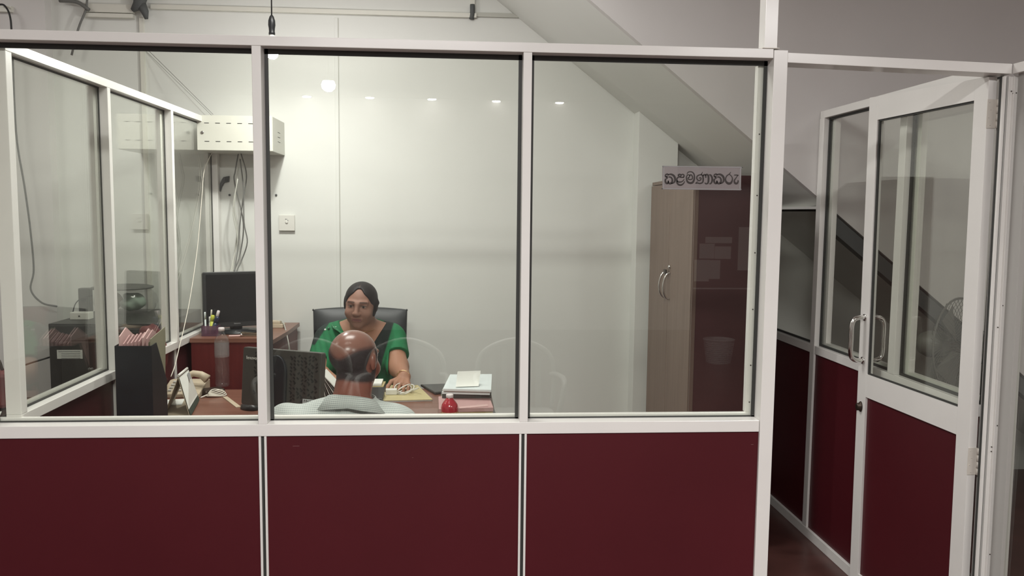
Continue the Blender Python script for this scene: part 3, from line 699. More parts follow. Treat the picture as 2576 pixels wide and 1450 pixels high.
# ---------------------------------------------------------------- monitors
def text_obj(name, body, size, loc, rot, mt, parent, extrude=0.0004):
    c = bpy.data.curves.new(name, 'FONT'); c.body = body; c.size = size; c.extrude = extrude
    c.align_x = 'LEFT'; c.align_y = 'BOTTOM'
    c.materials.append(MT[mt])
    tmp = bpy.data.objects.new(name, c); COL.objects.link(tmp)
    me = bpy.data.meshes.new_from_object(tmp); bpy.data.objects.remove(tmp); me.name = name
    o = bpy.data.objects.new(name, me); COL.objects.link(o); o.parent = parent
    w = wloc(parent); o.location = (loc[0]-w[0], loc[1]-w[1], loc[2]-w[2]); o.rotation_euler = rot
    return o
# rear monitor, screen towards us
M1c = Vector((0.235, 1.85, UZ))
t = thing('monitor', M1c, 'black monitor on the side unit, its dark screen towards the window', 'monitor')
R1 = TR((0.212, 1.85, UZ), rx=-0.05, rz=0.42)
def rb(w, h, r, y0, y1, cz, Mx, n=4):
    bm = B(); prism(bm, rrect(w, h, r, n, 0, cz), y0, y1, 'y', M=Mx); return bm
MW, MH = 0.325, 0.285
obj('casing', rb(MW, MH, 0.012, -0.018, 0.022, 0.06+MH/2-0.03, R1), 'black_plastic', t, bevel=0.003)
bm = B(); prism(bm, rrect(MW-0.030, MH-0.04, 0.002, 1, 0, 0.06+MH/2-0.024), -0.0195, -0.0182, 'y', M=R1); obj('screen', bm, 'screen', t)
bm = B(); box(bm, -0.03, 0.03, 0.0, 0.02, 0.0, 0.08, 0, TR((0.205, 1.87, UZ), rz=0.42)); obj('stand', bm, 'black_plastic', t)
bm = B(); lathe(bm, [(0.115, 0.0), (0.115, 0.006), (0.05, 0.016), (0.02, 0.018)], (0.205, 1.87, UZ+0.0004), 28); obj('foot', bm, 'black_plastic', t)
text_obj('logo', 'lenovo', 0.012, (0.205, 1.827, UZ+0.042), (PI/2, 0, 0.42), 'ink_grey', t)

# front monitor, back towards us
TL = P(612, 873, 'z', 1.04); TRr = P(810, 889, 'z', 1.04)
ux = Vector((TRr[0]-TL[0], TRr[1]-TL[1], 0)); WD = ux.length; ang = math.atan2(ux.y, ux.x)
t = thing('monitor', ((TL[0]+TRr[0])/2, (TL[1]+TRr[1])/2+0.03, 0.75), 'black monitor on the desk seen from its vented back, half behind the man', 'monitor')
HM = 0.235
R2 = TR((TL[0], TL[1], 1.04), rz=ang) @ Matrix.Rotation(-0.09, 4, 'X')
bm = B(); prism(bm, rrect(WD, HM, 0.008, 3, WD/2, -HM/2), 0.0, 0.030, 'y', M=R2); obj('casing', bm, 'monitor_back', t, bevel=0.003)
# raised arch for the stand
bm = B(); cxm = WD*0.455; aw = 0.098
arch = [(cxm-aw/2, -HM+0.002), (cxm+aw/2, -HM+0.002)]
for k in range(13):
    a_ = PI*k/12; arch.append((cxm+aw/2*math.cos(a_), -0.100+0.078*math.sin(a_)))
prism(bm, arch, -0.012, 0.001, 'y', M=R2); obj('stand_housing', bm, 'black_satin', t, bevel=0.003)
bm = B(); rr_ = random.Random(3)
for r_ in range(15):
    for c2 in range(8):
        for side in (0, 1):
            if side == 0 and c2 > 1: continue
            x0 = (WD*0.62+0.0165*c2) if side else (0.06+0.02*c2)
            z0 = -0.020-0.0138*r_
            if x0 > WD-0.012 or z0 < -HM+0.03: continue
            if rr_.random() < 0.12: continue
            box(bm, x0, x0+0.011, -0.0012, 0.0005, z0-0.0065, z0, 0, R2 @ Matrix.Translation((x0, 0, z0)) @ Matrix.Rotation(rr_.choice((-0.7, 0.7)), 4, 'Y') @ Matrix.Translation((-x0, 0, -z0)))
obj('vent_slot', bm, 'slot', t, label='pierced ventilation pattern')
l0 = R2 @ Vector((0.018, -0.001, -0.052)); text_obj('logo', 'lenovo', 0.019, l0, (PI/2+(-0.09), 0, ang), 'white_plastic', t)
bm = B(); x0 = WD*0.79; box(bm, x0, x0+0.062, -0.0024, -0.0013, -HM+0.026, -HM+0.048, 0, R2); obj('sticker', bm, 'paper_blue', t)
l0 = R2 @ Vector((x0+0.004, -0.0028, -HM+0.031)); text_obj('sticker_text', 'P/N/20', 0.016, l0, (PI/2-0.09, 0, ang), 'ink', t)
mid = R2 @ Vector((cxm, 0.0, -HM)); 
bm = B(); prism(bm, rrect(0.07, 0.04, 0.01, 3), 0.757, mid.z+0.03, 'z', M=TR((mid.x, mid.y+0.012, 0), rz=ang)); obj('stand', bm, 'black_plastic', t)
bm = B(); prism(bm, rrect(0.21, 0.17, 0.05, 6), 0.7504, 0.760, 'z', M=TR((mid.x, mid.y+0.03, 0), rz=ang)); obj('foot', bm, 'black_plastic', t, bevel=0.002)

# ---------------------------------------------------------------- things on the side unit
t = thing('pen_cup', P(524, 848, 'z', UZ+0.0004)+np.array([0, 0.05, 0]), 'translucent purple pen cup on the front edge of the side unit', 'pen holder')
pc = wloc(t)
bm = B(); prism(bm, rrect(0.085, 0.06, 0.01, 3, pc[0], pc[1]), UZ+0.0004, UZ+0.003, 'z')
o_, i_ = rrect(0.085, 0.06, 0.01, 3, pc[0], pc[1]), rrect(0.081, 0.056, 0.009, 3, pc[0], pc[1])
n_ = len(o_); zz0, zz1 = UZ+0.003, UZ+0.052
vo0 = [bm.verts.new((x, y, zz0)) for x, y in o_]; vo1 = [bm.verts.new((x, y, zz1)) for x, y in o_]
vi0 = [bm.verts.new((x, y, zz0)) for x, y in i_]; vi1 = [bm.verts.new((x, y, zz1)) for x, y in i_]
for k in range(n_):
    j = (k+1) % n_
    bm.faces.new((vo0[k], vo0[j], vo1[j], vo1[k])); bm.faces.new((vi0[k], vi1[k], vi1[j], vi0[j])); bm.faces.new((vo1[k], vo1[j], vi1[j], vi1[k]))
obj('cup', bm, 'purple_plastic', t)
def stick(name, x, y, dx, dy, r, L, mt_, label, cat='pen', flat=1.0, capm=None, z0=UZ+0.004):
    a = Vector((pc[0]+x, pc[1]+y, z0)); d = Vector((dx, dy, 1)).normalized()
    tt = thing(name, a, label, cat, 'pens and tools in the purple cup')
    bm = B(); rot = d.to_track_quat('Z', 'Y').to_matrix().to_4x4() @ Matrix.Scale(flat, 4, (0, 1, 0))
    lathe(bm, [(r*0.5, 0.003), (r, 0.014), (r, L*0.68)], a, 14, M=rot); obj('barrel', bm, mt_, tt, smooth=False)
    bm = B(); lathe(bm, [(r*1.08, L*0.68+0.0003), (r*1.08, L-0.004), (r*0.8, L)], a, 14, M=rot); obj('cap', bm, capm or mt_, tt)
stick('ruler', -0.026, 0.0, -0.02, 0.0, 0.010, 0.115, 'paper_blue', 'wide clear-white ruler standing at the left of the pen cup', 'ruler', flat=0.3)
stick('pen', -0.008, 0.012, -0.02, 0.05, 0.005, 0.090, 'white_plastic', 'short white pen beside the ruler in the pen cup')
stick('highlighter', -0.002, 0.0, 0.10, 0.08, 0.009, 0.100, 'yellow', 'yellow-green highlighter in the middle of the pen cup', 'highlighter')
stick('marker', 0.005, -0.008, 0.33, 0.0, 0.011, 0.098, 'navy', 'fat dark blue marker leaning right in the pen cup', 'marker')
stick('pen', 0.0, 0.016, 0.28, 0.05, 0.007, 0.125, 'navy', 'tall pen with a cream end leaning right in the pen cup', capm='cap_white')
stick('brush_handle', -0.012, 0.02, 0.08, 0.02, 0.004, 0.125, 'cable_white', 'thin pale handle at the back of the pen cup', 'brush')
w = P(563, 832, 'y', 1.62)
# paper note, staples tool and junk along the unit edge
w = P(590, 846, 'z', UZ+0.001); bm = B(); box(bm, -0.032, 0.032, -0.02, 0.02, 0.0004, 0.0014, 0, TR((w[0], w[1]+0.02, UZ), rz=0.25))
tagp(obj('paper_note', bm, 'paper_pink'), 'small creased pinkish note on the front edge of the side unit', 'note')
t = thing('stapler', P(625, 848, 'z', UZ), 'chrome ended brown stapler lying on the side unit left of the mullion', 'stapler')
q = wloc(t)
bm = B(); prism(bm, rrect(0.085, 0.024, 0.006, 3, q[0], q[1]+0.02), UZ+0.0004, UZ+0.008, 'z'); obj('base', bm, 'brass', t, bevel=0.001)
bm = B(); prism(bm, [(q[0]-0.040, UZ+0.012), (q[0]+0.045, UZ+0.009), (q[0]+0.045, UZ+0.016), (q[0]-0.030, UZ+0.024), (q[0]-0.040, UZ+0.022)], q[1]+0.011, q[1]+0.029, 'y'); obj('arm', bm, 'brass', t, bevel=0.001)
bm = B(); tube(bm, [(q[0]-0.038, q[1]+0.006, UZ+0.016), (q[0]-0.034, q[1]-0.004, UZ+0.012), (q[0]-0.030, q[1]-0.002, UZ+0.005)], 0.005, 10); obj('nose', bm, 'chrome', t)
w = P(606, 838, 'z', UZ); bm = B(); box(bm, -0.085, 0.085, -0.02, 0.02, 0.0004, 0.014, 0, TR((w[0]+0.02, w[1]+0.055, UZ), rz=0.0))
tagp(obj('keyboard', bm, 'steel_dark', bevel=0.003), 'narrow dark keyboard in front of the rear monitor', 'keyboard')
# beige phone adapter box with cords at the right end
w = P(688, 827, 'z', UZ)
t = thing('adapter_box', (w[0], w[1]+0.05, UZ), 'cream plastic adapter box on the right end of the side unit', 'adapter')
q = wloc(t)
bm = B(); prism(bm, rrect(0.105, 0.07, 0.008, 3, q[0]-0.005, q[1]), UZ+0.0004, UZ+0.020, 'z'); obj('base', bm, 'beige_plastic', t, bevel=0.002)
bm = B(); prism(bm, rrect(0.085, 0.055, 0.008, 3, q[0]-0.012, q[1]), UZ+0.0204, UZ+0.036, 'z'); obj('lid', bm, 'beige_plastic', t, bevel=0.002)
for k, (off, lab) in enumerate(((0.0, 'outer'), (0.012, 'inner'))):
    bm = B(); tube(bm, [(q[0]+0.015, q[1]-0.01+off, UZ+0.037), (q[0]+0.045, q[1]-0.02+off, UZ+0.030-off), (c_[0]+0.008-off*0.3, c_[1]-0.03+off, UZ-0.04), (c_[0]+0.022-off, c_[1]-0.02+off, UZ-0.17), (c_[0]+0.026-off, c_[1]+off, UZ-0.40), (c_[0]+0.026-off, c_[1]+off, 0.02)], 0.0026, 8, smooth=6)
    obj('cord', bm, 'pvc_grey', t)

# ---------------------------------------------------------------- things on the desk, left part
DZ = 0.75
# black magazine file with papers
t = thing('file_box', (0.10, 0.74, DZ), 'tall black cardboard file box full of papers at the left window', 'file box')
FX0, FX1 = 0.0, 0.0
fl = P(294, 1050, 'y', 0.66); fr = P(384, 1050, 'y', 0.66)
FX0 = fl[0]; zt = P(330, 871, 'y', 0.66)[2]
FX1 = fr[0]+0.003
bm = B(); th = 0.003; fy0, fy1 = 0.66, 0.815
box(bm, FX0, FX1, fy0, fy0+th, DZ, zt); box(bm, FX0, FX1, fy1-th, fy1, DZ, zt-0.155); box(bm, FX0, FX1, fy0+th, fy1-th, DZ, DZ+th)
for x in (FX0, FX1-th):
    prism(bm, [(fy0+th, DZ+th), (fy1-th, DZ+th), (fy1-th, zt-0.155), (fy0+0.055, zt+0.004), (fy0+th, zt)], x, x+th, 'x')
obj('box_shell', bm, 'black_satin', t)

rp = random.Random(11)
labs = ['leftmost pink sheaf in the file box with a pointed corner', 'second pink sheaf from the left in the file box', 'third pink sheaf in the file box', 'fourth pink sheaf in the file box, half hidden', 'fifth pink sheaf in the file box', 'sixth pink sheaf in the file box', 'tall white-edged pink sheaf in the middle of the file box', 'pale pink sheaf right of the middle in the file box']
NP = 8
for k in range(NP):
    x = FX0+0.006+(FX1-FX0-0.035)*k/(NP-1); hh = zt+0.012+[0.038, 0.010, 0.012, 0.014, 0.018, 0.02, 0.034, 0.030][k]
    bm = B(); dx = 0.006
    prism(bm, [(fy0+0.008, DZ+0.006), (fy0+0.145, DZ+0.006), (fy0+0.145, hh-0.03), (fy0+0.07, hh+0.010), (fy0+0.008, hh-0.016)], x, x+0.0045, 'x')
    for v in bm.verts: v.co.x += (v.co.z-DZ)*0.02-(v.co.y-fy0)*0.03*0
    tagp(obj('paper_sheaf', bm, 'folder_pink' if k not in (0, 6) else 'paper_pink'), labs[k], 'papers', 'papers standing in the black file box')
for k, (x, hh, my, lab) in enumerate(((FX1-0.020, zt+0.035, 'folder_green', 'olive green folder leaning at the back right of the file box'), (FX1-0.012, zt+0.052, 'folder_green', 'tall olive green folder with a pointed corner at the right of the file box'))):
    bm = B(); prism(bm, [(fy0+0.02, DZ+0.006), (fy0+0.148, DZ+0.006), (fy0+0.150, hh-0.05), (fy0+0.145, hh), (fy0+0.02, zt+0.010+0.012*k)], x, x+0.003, 'x')
    for v in bm.verts: v.co.x += max(0, v.co.y-fy0-0.06)*0.10*max(0, (v.co.z-DZ-0.05))/0.25*(0.7+0.3*k)
    tagp(obj('folder', bm, my), lab, 'folder', 'papers standing in the black file box')

# desk telephone with coiled handset
t = thing('telephone', P(475, 1000, 'z', DZ), 'cream desk telephone behind the tent calendar', 'telephone')
q = np.array(P(462, 1000, 'z', DZ)); tx, ty = q[0], q[1]+0.06
bm = B(); prism(bm, [(ty-0.08, DZ+0.0004), (ty+0.09, DZ+0.0004), (ty+0.09, DZ+0.055), (ty+0.05, DZ+0.058), (ty-0.08, DZ+0.02)], tx-0.095, tx+0.075, 'x'); obj('base', bm, 'beige_plastic', t, bevel=0.004)
bm = B()
tube(bm, [(tx-0.02, ty-0.02, DZ+0.065), (tx+0.0, ty-0.015, DZ+0.085), (tx+0.03, ty-0.01, DZ+0.100), (tx+0.065, ty-0.015, DZ+0.095), (tx+0.095, ty-0.02, DZ+0.075)], [0.020, 0.016, 0.0145, 0.016, 0.021], 14, smooth=0)
obj('handset', bm, 'beige_plastic', t, smooth=True)
bm = B()
for r_ in range(4):
    for c2 in range(3): box(bm, tx-0.07+0.022*c2, tx-0.055+0.022*c2, ty-0.06+0.025*r_, ty-0.045+0.025*r_, DZ+0.028+0.008*r_, DZ+0.034+0.008*r_)
obj('keypad', bm, 'white_plastic', t)
# white paper slip at the left of the calendar
w = P(425, 1015, 'z', DZ); bm = B(); box(bm, -0.03, 0.05, -0.06, 0.05, 0.0004, 0.006, 0, TR((w[0]+0.01, w[1], DZ), rz=0.2))
tagp(obj('note_pad', bm, 'paper'), 'white note pad lying between the file box and the calendar', 'note pad')

# tent calendar
A = [P(412, 1047, 'z', DZ+0.001), P(480, 1050, 'z', DZ+0.001)]
t = thing('desk_calendar', (0.25, 0.98, DZ), 'tent shaped desk calendar with a green lower edge', 'calendar')
pl = Vector(P(411, 1047, 'z', DZ+0.001)); pr_ = Vector(P(478, 1050, 'z', DZ+0.001))
ap = Vector(P(448, 948, 'y', pl.y+0.045)); ap2 = Vector(P(471, 929, 'y', pl.y+0.16))
pr2 = Vector(P(500, 1009, 'z', DZ+0.001)); pl2 = Vector((pl.x+(pr2.x-pr_.x), pl.y+(pr2.y-pr_.y), DZ+0.001))

def sheet(bm, a, b, c, d, th=0.002):
    a, b, c, d = map(Vector, (a, b, c, d)); n = (b-a).cross(d-a).normalized()*th
    hexa(bm, [a, b, c, d], [a+n, b+n, c+n, d+n]); return bm
obj('left_leg', sheet(B(), pl, pl2, ap2, ap), 'calendar_card', t)
obj('right_leg', sheet(B(), pr_, ap, ap2, pr2), 'calendar_card', t)
def mixp(a, b, f): return a*(1-f)+b*f
n_ = (ap-pr_).cross(pr2-pr_).normalized()
if n_.x < 0: n_ = -n_
n_ = n_*0.0045
g0, g1 = mixp(pr_, ap, 0.02), mixp(pr_, ap, 0.17); g2, g3 = mixp(pr2, ap2, 0.17), mixp(pr2, ap2, 0.02)
obj('green_footer', sheet(B(), g0+n_, g1+n_, g2+n_, g3+n_, 0.0008), 'calendar_green', t)
g0, g1 = mixp(pr_, ap, 0.18), mixp(pr_, ap, 0.97); g2, g3 = mixp(pr2, ap2, 0.97), mixp(pr2, ap2, 0.18)
obj('month_page', sheet(B(), g0+n_, g1+n_, g2+n_, g3+n_, 0.0012), 'paper', t)
bm = B(); sheet(bm, mixp(g1, g2, 0.72)+n_*1.5+(pr_-ap)*0.05, mixp(g1, g2, 0.72)+n_*1.5+(pr_-ap)*0.22, mixp(g1, g2, 0.95)+n_*1.5+(pr_-ap)*0.22, mixp(g1, g2, 0.95)+n_*1.5+(pr_-ap)*0.05, 0.0004)
obj('printed_block', bm, 'ink_grey', t)
obj('floor_sheet', sheet(B(), pl+Vector((0.004, 0, 0.001)), pr_+Vector((-0.004, 0, 0.001)), pr2+Vector((-0.004, 0, 0.001)), pl2+Vector((0.004, 0, 0.001)), 0.001), 'calendar_card', t)
bm = B(); tube(bm, [ap+Vector((0, 0, 0.003)), ap2+Vector((0, 0, 0.003))], 0.0055, 10); obj('spine', bm, 'white_plastic', t)
# dark pouch behind the calendar
w = P(531, 996, 'z', DZ); bm = B(); box(bm, -0.045, 0.05, -0.035, 0.035, 0.0004, 0.030, 0, TR((w[0], w[1]+0.02, DZ), rz=0.6))
tagp(obj('pouch', bm, 'dark_metal', bevel=0.010), 'dark brown pouch lying right of the calendar', 'pouch')
# bundled white cable
bm = B(); w = P(545, 998, 'z', DZ)
for k in range(5):
    rx_, ry_ = 0.042-0.004*k, 0.022-0.002*k
    pts = [(w[0]+rx_*math.cos(a_)*math.cos(.5)-ry_*math.sin(a_)*math.sin(.5), w[1]+rx_*math.cos(a_)*math.sin(.5)+ry_*math.sin(a_)*math.cos(.5), DZ+0.006+0.0055*k+0.003*math.sin(a_*2+k)) for a_ in [2*PI*j/14 for j in range(14)]]
    tube(bm, pts, 0.0032, 7, smooth=3, closed=True)
tube(bm, [(w[0]-0.035, w[1]-0.02, DZ+0.012), (w[0]-0.055, w[1]-0.035, DZ+0.005), (w[0]-0.06, w[1]-0.04, DZ+0.004)], 0.0034, 7)
tagp(obj('coiled_cable', bm, 'cable_white'), 'small bundle of white cable coiled on the desk', 'cable')
# flat tan strap
bm = B(); a_, b2 = Vector(P(566, 1000, 'z', DZ)), Vector(P(600, 1026, 'z', DZ)); d = (b2-a_); n2 = Vector((-d.y, d.x, 0)).normalized()*0.010
sheet(bm, a_-n2+Vector((0, 0, 0.0005)), b2-n2+Vector((0, 0, 0.0005)), b2+n2+Vector((0, 0, 0.0005)), a_+n2+Vector((0, 0, 0.0005)), 0.003)
tagp(obj('strap', bm, 'beige_plastic'), 'short beige strap lying on the desk between the cable and the mouse', 'strap')
# mouse with its lead
w = P(628, 1030, 'z', DZ)
t = thing('computer_mouse', w, 'dark computer mouse on the desk just left of the mullion', 'mouse')
bm = B(); lathe(bm, [(1.0, 0.0), (1.02, 0.15), (0.9, 0.6), (0.5, 0.93), (0.02, 1.0)], (0, 0, 0), 20, M=Matrix.Diagonal((0.030, 0.048, 0.028, 1)))
bmesh.ops.transform(bm, matrix=TR((w[0], w[1], DZ+0.0005), rz=0.9), verts=bm.verts); obj('mouse_body', bm, 'black_plastic', t, smooth=True)
bm = B(); tube(bm, [(w[0]-0.02, w[1]+0.03, DZ+0.012), (w[0]-0.05, w[1]+0.055, DZ+0.006), (w[0]-0.03, w[1]+0.09, DZ+0.006), (w[0]+0.02, w[1]+0.07, DZ+0.010), (w[0]-0.01, w[1]+0.11, DZ+0.006), (w[0]+0.06, w[1]+0.14, DZ+0.006)], 0.002, 6, smooth=5); obj('mouse_cable', bm, 'cable_black', t)
# clear plastic bottle
w = P(560, 972, 'z', DZ)
t = thing('water_bottle', (w[0], w[1], DZ), 'empty clear plastic bottle with a white cap in front of the side unit', 'bottle')
R_ = 0.034; hb = P(560, 832, 'y', w[1])[2]-DZ
bm = B(); lathe(bm, [(R_*0.85, 0.001), (R_, 0.012), (R_*0.97, 0.05), (R_, 0.06), (R_*0.96, hb*0.42), (R_, hb*0.47), (R_, hb*0.80), (R_*0.86, hb*0.86), (R_*0.5, hb*0.94), (0.013, hb*0.96), (0.013, hb)], (w[0], w[1], DZ), 28); obj('bottle_body', bm, 'clear_plastic', t)
bm = B(); lathe(bm, [(R_*1.02, hb*0.535), (R_*1.02, hb*0.80)], (w[0], w[1], DZ), 28, cap=False); obj('label_wrap', bm, 'film', t)
bm = B(); lathe(bm, [(0.0145, hb-0.002), (0.0145, hb+0.013), (0.012, hb+0.015)], (w[0], w[1], DZ), 20); obj('cap', bm, 'cap_white', t)

# ---------------------------------------------------------------- things on the desk, right part
# tan folder with a book stack behind the man's head
f = [P(958, 1006, 'z', DZ+0.012), P(1086, 1003, 'z', DZ+0.012), P(1050, 968, 'z', DZ+0.012), P(950, 968, 'z', DZ+0.012)]
t = thing('folder', tuple(np.mean(f, 0)-np.array([0, 0, 0.012])), 'tan manila folder with a cable on it, in front of the woman', 'folder')
bm = B(); v0 = [(p_[0], p_[1], DZ+0.0004) for p_ in f]; v1 = [(p_[0], p_[1], DZ+0.006) for p_ in f]; hexa(bm, v0, v1); obj('papers_inside', bm, 'paper', t)
bm = B(); s_ = 1.03; c0 = np.mean(f, 0); g = [c0+(p_-c0)*s_ for p_ in f]; hexa(bm, [(p_[0], p_[1], DZ+0.0065) for p_ in g], [(p_[0], p_[1], DZ+0.0085) for p_ in g]); obj('cover', bm, 'folder_tan', t)
w = P(984, 994, 'z', DZ+0.009)
t = thing('charger_plug', (w[0], w[1], DZ+0.009), 'white charger block on the tan folder', 'charger')
bm = B(); box(bm, -0.026, 0.026, -0.016, 0.016, 0.0003, 0.026, 0, TR((w[0], w[1]+0.012, DZ+0.0088), rz=0.05)); obj('block', bm, 'white_plastic', t, bevel=0.003)
bm = B(); box(bm, 0.026, 0.034, -0.006, 0.006, 0.006, 0.014, 0, TR((w[0], w[1]+0.012, DZ+0.0088), rz=0.05)); obj('plug_tip', bm, 'white_plastic', t)
bm = B(); cxx, cyy = P(1020, 990, 'z', DZ+0.01)[:2]
for k, (ox, oy, ra, rb2, tilt, oz) in enumerate(((-0.012, 0.015, 0.038, 0.028, 0.2, 0.016), (0.0, 0.005, 0.042, 0.026, 0.5, 0.010), (0.018, -0.010, 0.044, 0.026, -0.1, 0.005), (-0.006, -0.004, 0.036, 0.022, 0.9, 0.020))):
    pts = [(cxx+ox+ra*math.cos(a_)*math.cos(tilt)-rb2*math.sin(a_)*math.sin(tilt), cyy+oy+ra*math.cos(a_)*math.sin(tilt)+rb2*math.sin(a_)*math.cos(tilt), DZ+0.016+oz+0.018*math.sin(a_+k)) for a_ in [2*PI*j/16 for j in range(16)]]
    pts = [(x_, y_, max(z_, DZ+0.0115)) for x_, y_, z_ in pts]
    tube(bm, pts, 0.0023, 8, smooth=3, closed=True)
tube(bm, [(w[0]+0.034, w[1]+0.012, DZ+0.019), (w[0]+0.055, w[1]+0.010, DZ+0.016), (cxx-0.03, cyy+0.01, DZ+0.016)], 0.0023, 8, smooth=4)
tagp(obj('charging_cable', bm, 'white_plastic'), 'white charging cable coiled loosely on the tan folder', 'cable')
# small stack left of the folder
w = P(952, 990, 'z', DZ)
for k, (hh, mt_, lab) in enumerate(((0.016, 'steel_dark', 'dark book, lowest of the little stack beside the man\'s cheek'), (0.010, 'folder_tan', 'tan book in the middle of the little stack beside the man\'s cheek'), (0.012, 'paper', 'white papers on top of the little stack beside the man\'s cheek'))):
    z0 = DZ+0.0104+[0, 0.0165, 0.027][k]
    bm = B(); box(bm, -0.085, 0.055-0.01*k, -0.055, 0.055, 0, hh-0.0008, 0, TR((w[0]-0.02, w[1]+0.045, z0), rz=0.03*k-0.05))
    tagp(obj('book', bm, mt_, bevel=0.001), lab, 'book', 'little stack left of the tan folder')
# tablet
f = [P(1094, 990, 'z', DZ+0.008), P(1140, 986, 'z', DZ+0.008), P(1122, 967, 'z', DZ+0.008), P(1058, 969, 'z', DZ+0.008)]
t = thing('tablet', tuple(np.mean(f, 0)-np.array([0, 0, 0.008])), 'black tablet in a case beyond the tan folder', 'tablet')
bm = B(); hexa(bm, [(p_[0], p_[1], DZ+0.0004) for p_ in f], [(p_[0], p_[1], DZ+0.011) for p_ in f]); obj('case', bm, 'steel_dark', t, bevel=0.002)
c0 = np.mean(f, 0); g = [c0+(p_-c0)*0.93 for p_ in f]; bm = B(); hexa(bm, [(p_[0], p_[1], DZ+0.0112) for p_ in g], [(p_[0], p_[1], DZ+0.012) for p_ in g]); obj('screen', bm, 'screen', t)
# stack of pink file covers with the dark files beneath
def quad_block(name, px4, z0, z1, mt_, parent=None, **k):
    bm = B(); f = [P(a, b, 'z', z1) for a, b in px4]
    hexa(bm, [(p_[0], p_[1], z0) for p_ in f], [(p_[0], p_[1], z1) for p_ in f])
    return obj(name, bm, mt_, parent, **k)
tagp(quad_block('file', [(1105, 1049), (1248, 1042), (1222, 978), (1110, 984)], DZ+0.0004, DZ+0.022, 'steel_dark'), 'dark file at the bottom of the pile by the red bottle', 'file', 'file pile at the right end of the desk')
tagp(quad_block('file', [(1106, 1040), (1240, 1034), (1220, 985), (1112, 990)], DZ+0.023, DZ+0.040, 'folder_tan'), 'tan file second in the pile by the red bottle', 'file', 'file pile at the right end of the desk')
tagp(quad_block('file', [(1104, 1030), (1241, 1026), (1226, 985), (1103, 998)], DZ+0.041, DZ+0.056, 'folder_pink'), 'dusty pink file cover on the pile behind the red bottle', 'file', 'file pile at the right end of the desk')
tagp(quad_block('paper_strip', [(1156, 1028), (1228, 1022), (1226, 1017), (1155, 1024)], DZ+0.0565, DZ+0.058, 'paper_pink'), 'pale pink strip across the dusty pink file', 'label strip')
# white papers pile further back with a leaning square note
zb = DZ+0.0565
tagp(quad_block('file', [(1112, 992), (1236, 992), (1236, 962), (1128, 960)], zb, zb+0.018, 'steel_dark'), 'dark file directly under the white papers', 'file', 'white paper pile at the right end of the desk')
p4 = [(1113, 985), (1234, 988), (1236, 948), (1131, 949)]
for k in range(3):
    j = (k-1)*1.5
    tagp(quad_block('paper_stack', [(a+j, b-4*k+abs(j)) for a, b in p4], zb+0.019+0.009*k, zb+0.0275+0.009*k, 'paper_blue' if k != 1 else 'paper'), ['lowest white bundle of the paper pile', 'middle white bundle of the paper pile', 'top bundle of the white paper pile, printed faintly'][k]+' right of the tablet', 'papers', 'white paper pile at the right end of the desk')
zs = zb+0.019+0.0275
a_ = Vector(P(1146, 975, 'z', zs+0.001)); b2 = Vector(P(1204, 973, 'z', zs+0.001))
tA = Vector(P(1151, 936, 'y', a_.y+0.055)); tB = Vector(P(1209, 934, 'y', b2.y+0.055))
bm = B(); n_ = 8; rows = []
for k in range(n_+1):
    f_ = k/n_; ff = 1-(1-f_)**1.6
    pA = Vector((a_.x+(tA.x-a_.x)*f_, a_.y+(tA.y-a_.y)*(f_**0.7), a_.z+0.0015+(tA.z-a_.z)*(f_**1.35)))
    pB = Vector((b2.x+(tB.x-b2.x)*f_, b2.y+(tB.y-b2.y)*(f_**0.7), b2.z+0.0015+(tB.z-b2.z)*(f_**1.35)))
    rows.append((pA, pB))
for k in range(n_):
    sheet(bm, rows[k][0], rows[k][1], rows[k+1][1], rows[k+1][0], 0.0008)
tagp(obj('memo_sheet', bm, 'paper'), 'square white memo sheet curling up on the white paper pile', 'paper')
# red drink bottle
w = P(1131, 1062, 'y', 0.80); bx, by = w[0], 0.80
t = thing('drink_bottle', (bx, by, DZ), 'small red drink bottle with a white cap at the window edge of the desk', 'bottle')
tz = P(1138, 992, 'y', by)[2]; hh = tz-DZ
k_ = hh/0.155
prof = [(0.030, 0.001), (0.0345, 0.008), (0.0345, 0.06), (0.035, 0.080), (0.032, 0.098), (0.025, 0.113), (0.0165, 0.126), (0.0140, 0.136)]
bm = B(); lathe(bm, [(r_, z_*k_) for r_, z_ in prof], (bx, by, DZ), 32); obj('bottle_body', bm, 'red_drink', t)
bm = B(); lathe(bm, [(0.0142, 0.1362*k_), (0.0150, 0.138*k_), (0.0150, 0.152*k_), (0.013, 0.155*k_)], (bx, by, DZ), 24); obj('cap', bm, 'cap_white', t)
bm = B(); lathe(bm, [(0.0352, 0.02*k_), (0.0352, 0.062*k_)], (bx, by, DZ), 32, cap=False); obj('label_wrap', bm, 'bottle_label', t)
# black desk phone with coil behind the man's ear
w = P(957, 1012, 'z', DZ)
t = thing('intercom', (w[0], w[1], DZ), 'black desk phone with a coiled lead half hidden behind the man', 'telephone')
bm = B(); prism(bm, [(w[1]-0.02, DZ+0.0004), (w[1]+0.09, DZ+0.0004), (w[1]+0.09, DZ+0.05), (w[1]-0.02, DZ+0.02)], w[0]-0.10, w[0]+0.012, 'x'); obj('base', bm, 'black_plastic', t, bevel=0.004)
bm = B(); pts = []
for k in range(90):
    f_ = k/89; a_ = f_*2*PI*11
    pts.append((w[0]+0.004+0.016*f_+0.0075*math.cos(a_), w[1]-0.03-0.05*f_+0.0075*math.sin(a_), DZ+0.012+0.003*math.sin(a_*0.5)+0.003))
tube(bm, pts, 0.0016, 6); obj('coiled_lead', bm, 'black_plastic', t)
